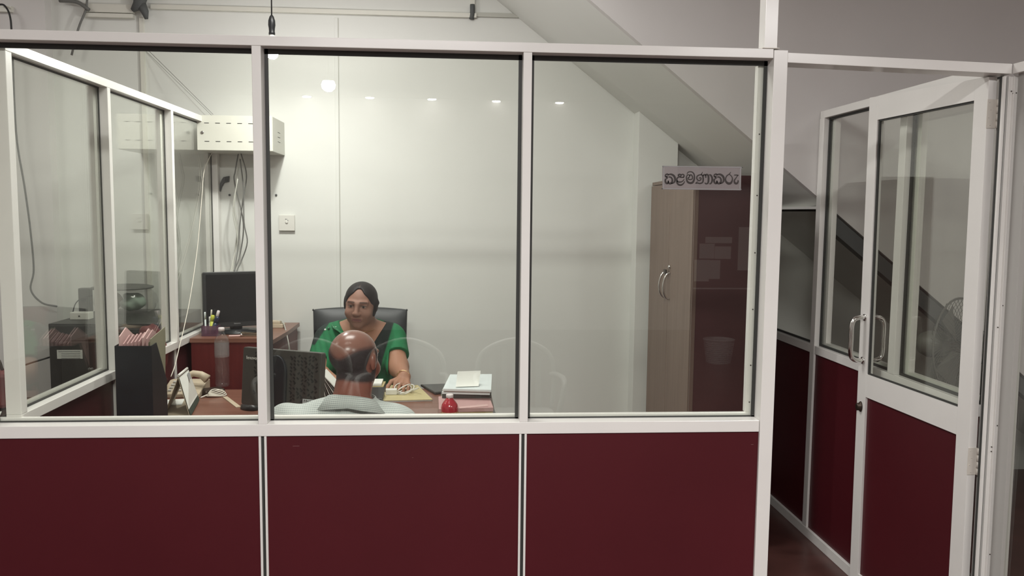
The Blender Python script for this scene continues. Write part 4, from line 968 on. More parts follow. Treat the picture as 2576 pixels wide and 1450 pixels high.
# loose papers between the monitor and the man
bm = B()
c0 = P(818, 985, 'y', 1.20)
t = thing('paper_sheaf', (c0[0], 1.20, DZ), 'loose white papers fanned up between the monitor and the man', 'papers')
zt_ = P(813, 941, 'y', 1.12)[2]; x_ = P(813, 941, 'y', 1.12)[0]
for k in range(8):
    a_ = math.radians(48+5.2*k); L_ = (zt_-0.002*k-DZ-0.003)/math.sin(a_)
    bm = box(B(), 0, L_, -0.005, 0.11, -0.0016, 0.0016, 0, TR((x_-0.004-0.0012*k, 1.12+0.002*k, zt_-0.002*k), ry=a_)); obj('sheet', bm, 'paper' if k % 2 == 0 else 'cable_grey', t)  # every other sheet is grey, standing for the dark gaps between papers

# ---------------------------------------------------------------- woman's office chair
cy = 1.93
t = thing('office_chair', (0.84, 1.75, 0), 'black leather office chair with a dark red centre band', 'chair')
zt = 1.082
def backp(u, v):   # u -1..1 across, v 0..1 up
    x = 0.838+u*0.250*(1-0.06*(1-v)); z = 0.46+v*(zt-0.46-0.012*u*u)
    y = cy+0.045*v-0.045*u*u*-0.6-0.05*u*u
    return x, y, z
bm = B(); nu, nv = 16, 12
F = [[None]*(nv+1) for _ in range(nu+1)]; K = [[None]*(nv+1) for _ in range(nu+1)]
for i in range(nu+1):
    for j in range(nv+1):
        u, v = -1+2*i/nu, j/nv
        x, y, z = backp(u, v); pad = 0.045*(1-abs(u)**6)*(1-abs(2*v-1)**8)+0.008
        F[i][j] = bm.verts.new((x, y-pad, z)); K[i][j] = bm.verts.new((x, y+0.03, z))
for i in range(nu):
    for j in range(nv):
        red = 6 <= i <= 9
        f1 = bm.faces.new((F[i][j], F[i+1][j], F[i+1][j+1], F[i][j+1])); f1.material_index = 1 if red else 0; f1.smooth = True
        bm.faces.new((K[i][j], K[i][j+1], K[i+1][j+1], K[i+1][j])).smooth = True
for i in range(nu):
    bm.faces.new((F[i][0], K[i][0], K[i+1][0], F[i+1][0])); bm.faces.new((F[i][nv], F[i+1][nv], K[i+1][nv], K[i][nv]))
for j in range(nv):
    bm.faces.new((F[0][j], F[0][j+1], K[0][j+1], K[0][j])); bm.faces.new((F[nu][j], K[nu][j], K[nu][j+1], F[nu][j+1]))
ob = obj('backrest', bm, ['leather', 'leather_maroon'], t, bevel=0.006)
for u in (-0.995, 0.995):
    bm = B(); x, y, z = backp(u, 1.0); lathe(bm, [(0.004, -0.004), (0.005, 0.0), (0.002, 0.006)], (x, y-0.008, z), 8)
    obj('corner_piping', bm, 'leather', t)
bm = B(); prism(bm, rrect(0.50, 0.46, 0.07, 5, 0.838, 1.66), 0.43, 0.51, 'z'); obj('seat', bm, 'leather', t, bevel=0.02)
bm = B(); lathe(bm, [(0.028, 0.10), (0.028, 0.43)], (0.838, 1.70, 0), 16); obj('column', bm, 'black_plastic', t)
for k in range(5):
    a_ = 2*PI*k/5+0.3; bm = B(); tube(bm, [(0.838, 1.70, 0.10), (0.838+0.27*math.cos(a_), 1.70+0.27*math.sin(a_), 0.065)], [0.024, 0.016], 10); lg = obj('leg', bm, 'black_plastic', t)
    bm = B(); lathe(bm, [(0.024, -0.012), (0.026, 0.0), (0.024, 0.012)], (0.838+0.27*math.cos(a_), 1.70+0.27*math.sin(a_), 0.027), 14, M=Matrix.Rotation(PI/2, 4, 'X')); obj('castor', bm, 'black_plastic', lg)
for s_ in (-1, 1):
    bm = B(); tube(bm, [(0.838+s_*0.24, 1.86, 0.47), (0.838+s_*0.285, 1.83, 0.62), (0.838+s_*0.285, 1.72, 0.665), (0.838+s_*0.285, 1.58, 0.655), (0.838+s_*0.25, 1.58, 0.47)], 0.016, 10, smooth=4); obj('armrest', bm, 'black_plastic', t)
# visitor chair for the man
t = thing('visitor_chair', (1.0, 0.30, 0), 'plain dark visitor chair under the man at the window', 'chair')
bm = B(); prism(bm, rrect(0.42, 0.40, 0.05, 4, 1.0, 0.335), 0.385, 0.425, 'z'); obj('seat', bm, 'leather', t, bevel=0.01)
for sx in (-1, 1):
    for yy in (0.16, 0.51):
        bm = B(); tube(bm, [(1.0+sx*0.18, yy, 0.385), (1.0+sx*0.19, yy, 0.0)], 0.011, 10); obj('leg', bm, 'black_plastic', t)

# ---------------------------------------------------------------- people: one smooth continuous surface each
def axis_pts(segs):
    """graded axis: list of (start, end, step)"""
    out = []
    for a, b, s in segs:
        n = max(1, int(round((b-a)/s))); out += list(a+(b-a)*np.arange(n)/n)
    out.append(segs[-1][1]); return np.array(out)
class Field:
    def __init__(s, xs, ys, zs):
        s.a = (xs, ys, zs); s.F = np.full((len(xs), len(ys), len(zs)), 0.5, dtype=np.float32)
    def sl(s, lo, hi, m):
        r = []
        for k in range(3):
            i = np.searchsorted(s.a[k], lo[k]-m); j = np.searchsorted(s.a[k], hi[k]+m); r.append(slice(max(0, i-1), j+1))
        g = [s.a[k][r[k]] for k in range(3)]
        return tuple(r), g[0][:, None, None], g[1][None, :, None], g[2][None, None, :]
    def put(s, d, r, k, sub=False):
        a = s.F[r]
        if sub:
            h = np.clip(0.5-0.5*(a+d)/k, 0, 1); s.F[r] = a*(1-h)+(-d)*h+k*h*(1-h)
        else:
            h = np.clip(0.5+0.5*(a-d)/k, 0, 1); s.F[r] = a*(1-h)+d*h-k*h*(1-h)
    def cap(s, a, b, ra, rb=None, k=0.02, sub=False):
        rb = ra if rb is None else rb; a = np.array(a, float); b = np.array(b, float)
        r, X, Y, Z = s.sl(np.minimum(a, b)-max(ra, rb), np.maximum(a, b)+max(ra, rb), k+0.03)
        ba = b-a; L = float(ba@ba)+1e-12
        t = np.clip(((X-a[0])*ba[0]+(Y-a[1])*ba[1]+(Z-a[2])*ba[2])/L, 0, 1)
        d = np.sqrt((X-a[0]-ba[0]*t)**2+(Y-a[1]-ba[1]*t)**2+(Z-a[2]-ba[2]*t)**2)-(ra+(rb-ra)*t)
        s.put(d, r, k, sub)
    def ell(s, c, rad, k=0.02, R=None, sub=False):
        c = np.array(c, float); m = max(rad)
        r, X, Y, Z = s.sl(c-m, c+m, k+0.03)
        x, y, z = X-c[0], Y-c[1], Z-c[2]
        if R is not None: x, y, z = (R[0][0]*x+R[0][1]*y+R[0][2]*z, R[1][0]*x+R[1][1]*y+R[1][2]*z, R[2][0]*x+R[2][1]*y+R[2][2]*z)
        k0 = np.sqrt((x/rad[0])**2+(y/rad[1])**2+(z/rad[2])**2); k1 = np.sqrt((x/rad[0]**2)**2+(y/rad[1]**2)**2+(z/rad[2]**2)**2)+1e-9
        s.put(k0*(k0-1)/k1, r, k, sub)
def nets(axs, F):
    xs, ys, zs = axs; ins = F < 0
    c = [ins[i:ins.shape[0]-1+i, j:ins.shape[1]-1+j, k:ins.shape[2]-1+k] for i in (0, 1) for j in (0, 1) for k in (0, 1)]
    n = sum(x.astype(np.int8) for x in c); act = (n > 0) & (n < 8)
    I, J, K = np.nonzero(act); idx = -np.ones(act.shape, dtype=np.int64); idx[I, J, K] = np.arange(len(I))
    acc = np.zeros((len(I), 3)); cnt = np.zeros(len(I)); A = [np.array(xs), np.array(ys), np.array(zs)]
    cor = [(i, j, k) for i in (0, 1) for j in (0, 1) for k in (0, 1)]
    for a in cor:
        for b in cor:
            if sum(abs(p-q) for p, q in zip(a, b)) != 1 or a > b: continue
            fa = F[I+a[0], J+a[1], K+a[2]].astype(float); fb = F[I+b[0], J+b[1], K+b[2]].astype(float)
            m = (fa < 0) != (fb < 0); t = np.where(m, fa/(fa-fb+1e-20), 0)
            for d, ix in enumerate((I, J, K)):
                pa = A[d][ix+a[d]]; pb = A[d][ix+b[d]]; acc[:, d] += np.where(m, pa+(pb-pa)*t, 0)
            cnt += m
    V = acc/np.maximum(cnt, 1)[:, None]; Q = []
    for ax in range(3):
        s0 = [slice(None)]*3; s1 = [slice(None)]*3; s0[ax] = slice(0, -1); s1[ax] = slice(1, None)
        a, b = ins[tuple(s0)], ins[tuple(s1)]
        for flip, m in ((0, a & ~b), (1, ~a & b)):
            g = list(np.nonzero(m)); u, v = (ax+1) % 3, (ax+2) % 3
            ok = (g[u] > 0) & (g[v] > 0) & (g[u] < ins.shape[u]-1) & (g[v] < ins.shape[v]-1); g = [x[ok] for x in g]
            q = []
            for du, dv in ((1, 1), (0, 1), (0, 0), (1, 0)):
                h = [x.copy() for x in g]; h[u] -= du; h[v] -= dv; q.append(idx[h[0], h[1], h[2]])
            q = np.stack(q, 1)
            if flip: q = q[:, ::-1]
            Q.append(q)
    Q = np.concatenate(Q); Q = Q[(Q >= 0).all(1)]
    return V, Q
def np_obj(name, V, Q, mt, parent, colfn=None, relax=1):
    off = np.array(wloc(parent)); V = V.copy(); V[:, 2] = np.where(V[:, 2] < 0.30, FL+V[:, 2]*(0.30-FL)/0.30, V[:, 2])
    if relax:
        for _ in range(relax):
            s = np.zeros_like(V); c = np.zeros(len(V))
            for i in range(4):
                a, b = Q[:, i], Q[:, (i+1) % 4]
                np.add.at(s, a, V[b]); np.add.at(c, a, 1); np.add.at(s, b, V[a]); np.add.at(c, b, 1)
            V = V*0.5+0.5*s/np.maximum(c, 1)[:, None]
    me = bpy.data.meshes.new(name); me.vertices.add(len(V)); me.vertices.foreach_set('co', (V-off).astype(np.float32).ravel())
    me.loops.add(Q.size); me.loops.foreach_set('vertex_index', Q.astype(np.int32).ravel())
    me.polygons.add(len(Q)); me.polygons.foreach_set('loop_start', np.arange(0, Q.size, 4, dtype=np.int32))
    me.polygons.foreach_set('use_smooth', np.ones(len(Q), dtype=bool))
    me.update(calc_edges=True)
    if colfn is not None:
        ca = me.color_attributes.new('Col', 'FLOAT_COLOR', 'POINT'); col = colfn(V); col = np.concatenate([col, np.ones((len(V), 1))], 1)
        ca.data.foreach_set('color', col.astype(np.float32).ravel())
    me.materials.append(MT[mt])
    o = bpy.data.objects.new(name, me); COL.objects.link(o); o.parent = parent; BASE[o.name] = tuple(off)
    return o
def sstep(a, b, x): t = np.clip((x-a)/(b-a), 0, 1); return t*t*(3-2*t)
def blend(c, new, w): return c*(1-w[:, None])+np.array(new)[None, :]*w[:, None]
class Head:
    """head frame: lx across, ly towards the face, lz up"""
    def __init__(s, c, fwd, up, sc=1.0):
        f = np.array(fwd, float); f /= np.linalg.norm(f); u = np.array(up, float); u -= f*(u@f); u /= np.linalg.norm(u)
        x = np.cross(f, u); s.M = np.array([x, f, u]); s.c = np.array(c, float); s.k = sc
    def w(s, x, y, z): return s.c+(s.M.T @ np.array([x, y, z]))*s.k
    def loc(s, V): return ((V-s.c) @ s.M.T)/s.k
    def ell(s, F, c, r, k=0.012, sub=False): F.ell(s.w(*c), [q*s.k for q in r], k, s.M, sub)
    def cap(s, F, a, b, ra, rb=None, k=0.012, sub=False): F.cap(s.w(*a), s.w(*b), ra*s.k, (ra if rb is None else rb)*s.k, k, sub)
    def build(s, F, female=True):
        s.ell(F, (0, -0.015, 0.030), (0.074, 0.093, 0.076), 0.02)
        s.ell(F, (0, 0.020, -0.010), (0.067 if female else 0.064, 0.070, 0.080), 0.02)
        s.ell(F, (0, 0.030, -0.055), (0.060 if female else 0.052, 0.050, 0.045), 0.02)
        s.ell(F, (0, 0.062, -0.088), (0.024, 0.022, 0.018), 0.02)
        for q in (-1, 1):
            s.ell(F, (q*0.037, 0.058, -0.028), (0.028, 0.026, 0.026), 0.018)
            s.cap(F, (q*0.012, 0.083, 0.030), (q*0.045, 0.070, 0.032), 0.009, 0.007, 0.014)
            s.ell(F, (q*0.031, 0.091, 0.012), (0.019, 0.012, 0.012), 0.010, sub=True)
            s.ell(F, (q*0.031, 0.071, 0.011), (0.0135, 0.0125, 0.0115), 0.003)
            s.cap(F, (q*0.020, 0.079, 0.018), (q*0.044, 0.073, 0.017), 0.0045, 0.004, 0.006)
            s.cap(F, (q*0.022, 0.079, 0.003), (q*0.042, 0.074, 0.004), 0.0035, 0.003, 0.006)
            s.ell(F, (q*0.0755, -0.006, 0.002), (0.0085, 0.015, 0.029), 0.006)
            s.ell(F, (q*0.085, 0.000, 0.004), (0.005, 0.008, 0.016), 0.004, sub=True)
            s.ell(F, (q*0.0125, 0.096, -0.026), (0.0075, 0.010, 0.0075) if female else (0.009, 0.011, 0.009), 0.008)
        s.cap(F, (0, 0.088, 0.020), (0, 0.106, -0.018), 0.0075, 0.011, 0.014)
        s.ell(F, (0, 0.104, -0.022), (0.0095, 0.009, 0.008), 0.010)
        s.cap(F, (-0.020, 0.079, -0.052), (0.020, 0.079, -0.052), 0.006, None, 0.010)
        s.cap(F, (-0.015, 0.082, -0.061), (0.015, 0.082, -0.061), 0.0065, None, 0.008)
        for q in (-1, 1): s.cap(F, (0, 0.092, -0.0570), (q*0.021, 0.088, -0.0545 if female else -0.0565), 0.0022, None, 0.004, sub=True)
    def face_colour(s, V, C, lips, brow, iris=(0.012, 0.008, 0.006)):
        L = s.loc(V); x, y, z = L.T; fr = (y > 0.045)
        m = fr*sstep(0.0085, 0.005, np.abs(z+0.0565+0.0*x))*sstep(0.026, 0.021, np.abs(x)); C = blend(C, lips, m)
        m = fr*sstep(0.0016, 0.0008, np.abs(z+0.0565))*sstep(0.024, 0.020, np.abs(x)); C = blend(C, np.array(lips)*0.35, m)
        ax = np.abs(x); bz = 0.034-0.10*np.abs(ax-0.030)*(ax > 0.030)
        m = fr*sstep(0.0042, 0.0020, np.abs(z-bz))*sstep(0.050, 0.045, ax)*sstep(0.010, 0.015, ax); C = blend(C, brow, m*0.85)
        m = fr*sstep(1.0, 0.75, np.sqrt(((ax-0.031)/0.0135)**2+((z-0.0105)/0.0058)**2)); C = blend(C, (0.26, 0.20, 0.17), m)
        m = fr*sstep(0.0066, 0.005, np.sqrt((ax-0.031)**2+(z-0.0105)**2))*(np.abs(z-0.0105) < 0.0062); C = blend(C, iris, m)
        m = fr*sstep(0.0022, 0.001, np.abs(z-0.0170+0.06*np.abs(ax-0.031)))*sstep(0.016, 0.012, np.abs(ax-0.031)); C = blend(C, (0.02, 0.012, 0.01), m*0.9)
        for q in (-1, 1):
            m = (y > 0.09)*sstep(0.0045, 0.0025, np.sqrt((x-q*0.009)**2+((z+0.032)*1.3)**2)); C = blend(C, (0.05, 0.02, 0.015), m)
        return C
def hand(F, wr, d, n, side, curl=0.5, L=0.085):
    """palm and five separate bent fingers; d points along the hand, n is the back of the hand, side = +1/-1 puts the thumb"""
    d = np.array(d, float); d /= np.linalg.norm(d); n = np.array(n, float); n -= d*(n@d); n /= np.linalg.norm(n); s_ = np.cross(d, n)*side
    w = np.array(wr, float)
    for q in (-1, 0, 1): F.cap(w+s_*q*0.012, w+d*L+s_*q*0.026, 0.015, 0.0125, 0.012)
    for i, (o, l) in enumerate(((-0.033, 0.058), (-0.011, 0.072), (0.011, 0.078), (0.033, 0.070))):
        p = w+d*L+s_*o; a = curl*(0.8+0.15*i); v = d
        for seg, (fr, rr) in enumerate(((0.45, 0.0088), (0.32, 0.0082), (0.23, 0.0074))):
            v = d*math.cos(a*(seg+0.6))-n*math.sin(a*(seg+0.6)); q = p+v*l*fr; F.cap(p, q, rr, rr*0.95, 0.004); p = q
    p = w+d*0.022+s_*0.022
    for v, l, rr in ((d*0.55+s_*0.75-n*0.2, 0.040, 0.0115), (d*0.85+s_*0.35-n*0.35, 0.030, 0.0098), (d*0.95+s_*0.05-n*0.4, 0.022, 0.0085)):
        v = v/np.linalg.norm(v); q = p+v*l; F.cap(p, q, rr, rr*0.95, 0.006); p = q

# --- the woman at the desk
wx = 0.872
tw = thing('person', (wx, 1.70, 0), 'seated person with centre parted dark hair, green and black blouse, behind the desk', 'person')
hw_ = Head(tuple(P(907, 768, 'y', 1.60)), (-0.10, -1, -0.12), (0.07, 0, 1), 0.98)
xs = axis_pts([(0.58, 0.77, 0.006), (0.77, 0.98, 0.0026), (0.98, 1.045, 0.005), (1.045, 1.165, 0.003), (1.165, 1.20, 0.007)])
ys = axis_pts([(1.08, 1.20, 0.009), (1.20, 1.40, 0.004), (1.40, 1.48, 0.008), (1.48, 1.60, 0.0026), (1.60, 1.86, 0.006)])
zs = axis_pts([(0.0, 0.70, 0.012), (0.70, 0.76, 0.006), (0.76, 0.85, 0.0035), (0.85, 1.00, 0.0055), (1.00, 1.27, 0.0026)])
F = Field(xs, ys, zs)
def limb(F, pts, rad, k=0.03):
    for a, b, ra, rb in zip(pts, pts[1:], rad, rad[1:]): F.cap(a, b, ra, rb, k)
def w_torso(F):
    F.ell((wx, 1.69, 0.87), (0.150, 0.100, 0.150), 0.05); F.ell((wx, 1.67, 0.70), (0.155, 0.125, 0.16), 0.05)
    F.ell((wx, 1.67, 0.605), (0.190, 0.150, 0.085), 0.05)
    for q in (-1, 1): F.ell((wx+q*0.065, 1.605, 0.865), (0.068, 0.060, 0.065), 0.04)
    F.cap((wx-0.145, 1.695, 0.965), (wx+0.145, 1.695, 0.965), 0.050, None, 0.05)
    for q in (-1, 1): F.cap((wx+q*0.03, 1.69, 1.035), (wx+q*0.135, 1.695, 0.975), 0.035, 0.042, 0.05)
    F.cap((wx, 1.675, 0.98), (wx+0.018, 1.635, 1.075), 0.062, 0.055, 0.03)
w_torso(F)
SHR, ELR, WRR = (wx+0.160, 1.685, 0.950), (wx+0.196, 1.53, 0.838), (wx+0.232, 1.395, 0.818)
SHL, ELL_, WRL = (wx-0.172, 1.685, 0.950), (wx-0.195, 1.53, 0.815), (wx-0.085, 1.37, 0.790)
limb(F, [SHR, ELR, WRR], [0.054, 0.046, 0.030]); limb(F, [SHL, ELL_, WRL], [0.054, 0.046, 0.030])
for q in (-1, 1): limb(F, [(wx+q*0.09, 1.62, 0.602), (wx+q*0.10, 1.27, 0.590), (wx+q*0.10, 1.22, 0.09)], [0.080, 0.060, 0.040], 0.03); F.cap((wx+q*0.10, 1.24, 0.045), (wx+q*0.10, 1.13, 0.032), 0.036, 0.028, 0.02)
hand(F, WRR, (-0.10, -1, -0.38), (0.1, -0.38, 1), 1, 0.62, 0.060)
hand(F, WRL, (0.55, -1, -0.10), (0, -0.1, 1), -1, 0.35, 0.070)
hw_.build(F)
FW = F.F.copy()
V, Q_ = nets(F.a, F.F)
SK = np.array((0.36, 0.185, 0.120))
def wcol(V):
    C = np.tile(SK, (len(V), 1)); L = hw_.loc(V)
    m = sstep(-0.12, -0.08, L[:, 2]); C = blend(C, (0.27, 0.145, 0.105), m)  # head skin darker: shade on the face painted into its colour
    return hw_.face_colour(V, C, (0.22, 0.085, 0.075), (0.05, 0.032, 0.027))
np_obj('body', V, Q_, 'skin', tw, wcol)
# hair: shell over the skull, parted in the middle, gathered low behind
G = Field(F.a[0], F.a[1], F.a[2])
hw_.ell(G, (0, -0.018, 0.033), (0.081, 0.101, 0.083), 0.01); hw_.ell(G, (0, -0.030, -0.035), (0.074, 0.070, 0.060), 0.03)
hw_.ell(G, (0, -0.095, -0.055), (0.050, 0.040, 0.045), 0.02)
for q in (-1, 1): hw_.ell(G, (q*0.079, -0.010, 0.002), (0.007, 0.022, 0.030), 0.015)
hw_.ell(G, (-0.084, -0.012, 0.016), (0.008, 0.009, 0.009), 0.012)
# the face opening: an arch that rises to the parting
hw_.ell(G, (0, 0.105, -0.022), (0.081, 0.102, 0.112), 0.006, sub=True)
hw_.ell(G, (0, 0.100, -0.085), (0.090, 0.085, 0.075), 0.006, sub=True)
hw_.cap(G, (0, 0.075, 0.108), (0, 0.0, 0.119), 0.0022, None, 0.004, sub=True)
hw_.ell(G, (0, 0.100, 0.020), (0.034, 0.090, 0.094), 0.010, sub=True)
# strands: shallow grooves running back from the parting
V, Q_ = nets(G.a, G.F)
def hcol(V):
    L = hw_.loc(V); C = np.tile(np.array((0.012, 0.010, 0.010)), (len(V), 1))
    m = sstep(0.003, 0.001, np.abs(L[:, 0]))*(L[:, 1] > 0.02)*(L[:, 2] > 0.07); C = blend(C, (0.13, 0.085, 0.065), m*0.5)
    st_ = np.sin(L[:, 2]*420+L[:, 0]*180*np.sign(L[:, 0]))*np.sin(L[:, 2]*900+L[:, 1]*60); return C*(1+0.35*st_[:, None])
np_obj('hair', V, Q_, 'hair', tw, hcol)
# blouse and sari drape
def clothe(src, infl, cut):
    X, Y, Z = np.meshgrid(*src.a, indexing='ij'); return np.maximum(src.F-infl, cut(X, Y, Z))
T = Field(F.a[0], F.a[1], F.a[2]); w_torso(T)
limb(T, [SHR, ELR], [0.058, 0.054]); limb(T, [SHL, ELL_], [0.058, 0.054])
def armt(X, Y, Z, a, b):
    a = np.array(a); b = np.array(b); d = b-a; return ((X-a[0])*d[0]+(Y-a[1])*d[1]+(Z-a[2])*d[2])/float(d@d)
def wcut(X, Y, Z):
    xl = wx-0.105+(1.035-Z)*0.62; xr = wx+0.125-(1.035-Z)*0.62
    neck = np.minimum(np.minimum(X-xl, xr-X), 1.72-Y)
    back = 0.085-np.sqrt((X-wx)**2+(Y-1.68)**2)+0*Z; back = np.minimum(back, Z-0.985)
    c = np.maximum(neck, back)
    sl = np.where(X > wx+0.150, (armt(X, Y, Z, SHR, ELR)-0.62)*0.2, -1)
    s2 = np.where(X < wx-0.150, (armt(X, Y, Z, SHL, ELL_)-0.70)*0.2, -1)
    return np.maximum(np.maximum(np.maximum(c, sl), s2), 0.60-Z)
V, Q_ = nets(T.a, clothe(T, 0.009, wcut).astype(np.float32))
GRN = np.array((0.022, 0.165, 0.068)); DK = np.array((0.016, 0.024, 0.022))
def bcol(V):
    x, y, z = V.T; C = np.tile(GRN, (len(V), 1))
    xr = wx+0.118-(1.035-z)*0.62
    band = sstep(-0.012, -0.008, x-xr)*sstep(wx+0.158, wx+0.150, x+(1.0-z)*0.28)
    C = blend(C, DK, band)
    low = sstep(0.900, 0.895, z+(x-wx)*0.25)*sstep(wx+0.158, wx+0.150, x+(1.0-z)*0.28)*sstep(wx-0.02, wx-0.01, x+0.2*(0.95-z)); C = blend(C, DK, low)
    out = sstep(wx-0.208, wx-0.213, x-(z-0.95)*0.6)*sstep(0.935, 0.94, z); C = blend(C, DK*1.6, out)
    fold_shade = 0.5+0.5*np.sin((x*0.8+z*0.35)*260); C = C*(1-0.22*(fold_shade[:, None]**3)*(x < wx)[:, None]); return C  # shade of the pleats painted into the green as darker stripes
np_obj('blouse', V, Q_, 'fabric', tw, bcol)
X, Y, Z = np.meshgrid(*F.a, indexing='ij')
V, Q_ = nets(F.a, np.maximum(np.maximum(FW-0.006, Z-0.635), 0.25-Z).astype(np.float32))
mat('skirt_cloth', (0.016, 0.024, 0.022), 0.8)
np_obj('skirt', V, Q_, 'skirt_cloth', tw)
# pleats of the drape over the shoulder at the left of the picture
bm = B()
for k in range(6):
    a = P(838+5*k, 818+3*k, 'y', 1.60); b = P(868+5*k, 852+4*k, 'y', 1.545)
    tube(bm, [(a[0]-0.012, 1.665, a[2]-0.004), (a[0], 1.622, a[2]-0.014), ((a[0]+b[0])/2, 1.590, (a[2]+b[2])/2), (b[0], 1.568, b[2])], [0.003]+[0.0045]*8+[0.0045]*8+[0.0035]*9, 6, smooth=8) if False else tube(bm, [(a[0]-0.012, 1.655, a[2]-0.008), (a[0], 1.622, a[2]-0.018), ((a[0]+b[0])/2, 1.592, (a[2]+b[2])/2-0.004), (b[0], 1.572, b[2])], 0.0042, 6, smooth=6)
mat('green_cloth', (0.022, 0.165, 0.068), 0.75, bump=0.3, bscale=260)
obj('sari_pleats', bm, 'green_cloth', tw)
for (px, py, r_, mt_, nm) in ((818, 830, 0.0055, 'pearl', 'pearl'), (827, 827, 0.0075, 'gem_green', 'green_gem'), (839, 824, 0.0055, 'pearl', 'pearl'), (845, 823, 0.0028, 'pearl', 'pearl')):
    # rest on the shoulder surface
    g = P(px, py, 'y', 1.60); d = g-CAM; d = d/np.linalg.norm(d); t_ = 0
    for yy in np.arange(1.56, 1.75, 0.003):
        g = P(px, py, 'y', yy); i, j, k = [int(np.clip(np.searchsorted(T.a[q], g[q]), 0, len(T.a[q])-1)) for q in range(3)]
        if T.F[i, j, k] < 0.011: break
    bm = B(); bmesh.ops.create_icosphere(bm, subdivisions=2, radius=r_); bmesh.ops.translate(bm, verts=bm.verts, vec=tuple(g)); obj(nm, bm, mt_, tw, smooth=True)
bm = B(); c0 = np.array(WRR)+np.array((-0.004, -0.012, 0.0)); tube(bm, [tuple(c0+np.array((0.031*math.cos(a), 0.004*math.sin(a), 0.031*math.sin(a)))) for a in [2*PI*k/24 for k in range(24)]], 0.0022, 6, closed=True); obj('bangle', bm, 'gold', tw)
bm = B(); nk = np.array((wx+0.008, 1.655, 1.030)); tube(bm, [tuple(nk+np.array((0.068*math.cos(a), 0.060*math.sin(a), -0.012+0.016*math.sin(a)))) for a in [2*PI*k/36 for k in range(36)]], 0.0012, 5, closed=True); obj('neck_chain', bm, 'gold', tw)

# --- the man with his back to the window
mx = 1.0
tm = thing('person', (mx, 0.30, 0), 'seated person seen from behind, bald crown and pale checked shirt, at the window', 'person')
hm = Head(tuple(P(893, 908, 'y', 0.335)), (0.45, 1, -0.10), (0.05, 0.10, 1), 1.0)
xs = axis_pts([(0.68, 0.90, 0.006), (0.90, 1.11, 0.0028), (1.11, 1.27, 0.006)])
ys = axis_pts([(0.12, 0.22, 0.006), (0.22, 0.36, 0.0028), (0.36, 0.46, 0.005), (0.46, 0.96, 0.010)])
zs = axis_pts([(0.0, 0.50, 0.012), (0.50, 0.60, 0.0045), (0.60, 0.90, 0.008), (0.90, 1.20, 0.0028)])
M_ = Field(xs, ys, zs)
def m_torso(F):
    F.ell((mx-0.04, 0.29, 0.78), (0.175, 0.115, 0.17), 0.05); F.ell((mx-0.03, 0.29, 0.60), (0.165, 0.13, 0.15), 0.05); F.ell((mx-0.03, 0.30, 0.53), (0.185, 0.135, 0.090), 0.05)
    F.cap((mx-0.205, 0.285, 0.876), (mx+0.125, 0.305, 0.872), 0.056, None, 0.05)
    F.cap((mx-0.06, 0.285, 0.914), (mx-0.16, 0.285, 0.876), 0.036, 0.046, 0.04); F.cap((mx+0.04, 0.29, 0.915), (mx+0.11, 0.30, 0.870), 0.038, 0.048, 0.04)
    F.cap((mx-0.02, 0.29, 0.90), (mx+0.0, 0.320, 1.02), 0.066, 0.062, 0.03)
m_torso(M_)
SL_, EL_, WL_ = (mx-0.225, 0.29, 0.875), (mx-0.235, 0.38, 0.665), (mx-0.115, 0.505, 0.592)
SR_, ER_, WR_ = (mx+0.150, 0.31, 0.860), (mx+0.190, 0.39, 0.665), (mx+0.085, 0.505, 0.592)
limb(M_, [SL_, EL_, WL_], [0.056, 0.045, 0.028]); limb(M_, [SR_, ER_, WR_], [0.056, 0.045, 0.028])
for q in (-1, 1): limb(M_, [(mx-0.02+q*0.09, 0.34, 0.520), (mx-0.02+q*0.11, 0.76, 0.515), (mx-0.02+q*0.11, 0.74, 0.09)], [0.082, 0.060, 0.042], 0.03); M_.cap((mx-0.02+q*0.11, 0.75, 0.045), (mx-0.02+q*0.11, 0.89, 0.032), 0.038, 0.028, 0.02)
hand(M_, WL_, (0.2, 1, -0.08), (0, 0, 1), 1, 0.18, 0.08); hand(M_, WR_, (-0.1, 1, -0.08), (0, 0, 1), -1, 0.18, 0.08)
hm.build(M_, False)
X, Y, Z = np.meshgrid(*M_.a, indexing='ij'); Lx, Ly, Lz = [(hm.M[i][0]*(X-hm.c[0])+hm.M[i][1]*(Y-hm.c[1])+hm.M[i][2]*(Z-hm.c[2])) for i in range(3)]
def hairmask(x, y, z):
    top = 0.066-0.044*np.exp(-(x/0.050)**2)-0.25*np.maximum(0, y)
    m = sstep(0.016, -0.026, z-top)*sstep(-0.078, -0.046, z+0.10*np.abs(x))*sstep(0.045, 0.025, y)
    ear = sstep(0.020, 0.030, np.sqrt((y+0.006)**2+((z-0.004)*0.65)**2)); return m*np.where(np.abs(x) > 0.055, ear, 1.0)
V, Q_ = nets(M_.a, M_.F)
def mcol(V):
    C = np.tile(np.array((0.255, 0.090, 0.064)), (len(V), 1)); L = hm.loc(V)
    m = sstep(-0.02, 0.05, L[:, 2]); C = blend(C, (0.235, 0.115, 0.088), m)
    C = blend(C, (0.050, 0.040, 0.042), sstep(0.2, 0.9, hairmask(L[:, 0], L[:, 1], L[:, 2]))*0.9)
    return hm.face_colour(V, C, (0.16, 0.06, 0.05), (0.04, 0.03, 0.028))
MT['skin_shiny'] = vcol_mat('skin_shiny', 0.27, 0.55)
np_obj('body', V, Q_, 'skin_shiny', tm, mcol)
hmk = hairmask(Lx, Ly, Lz)
V, Q_ = nets(M_.a, np.maximum(M_.F-(-0.0035+0.0055*hmk), (0.02-hmk)*0.05).astype(np.float32))
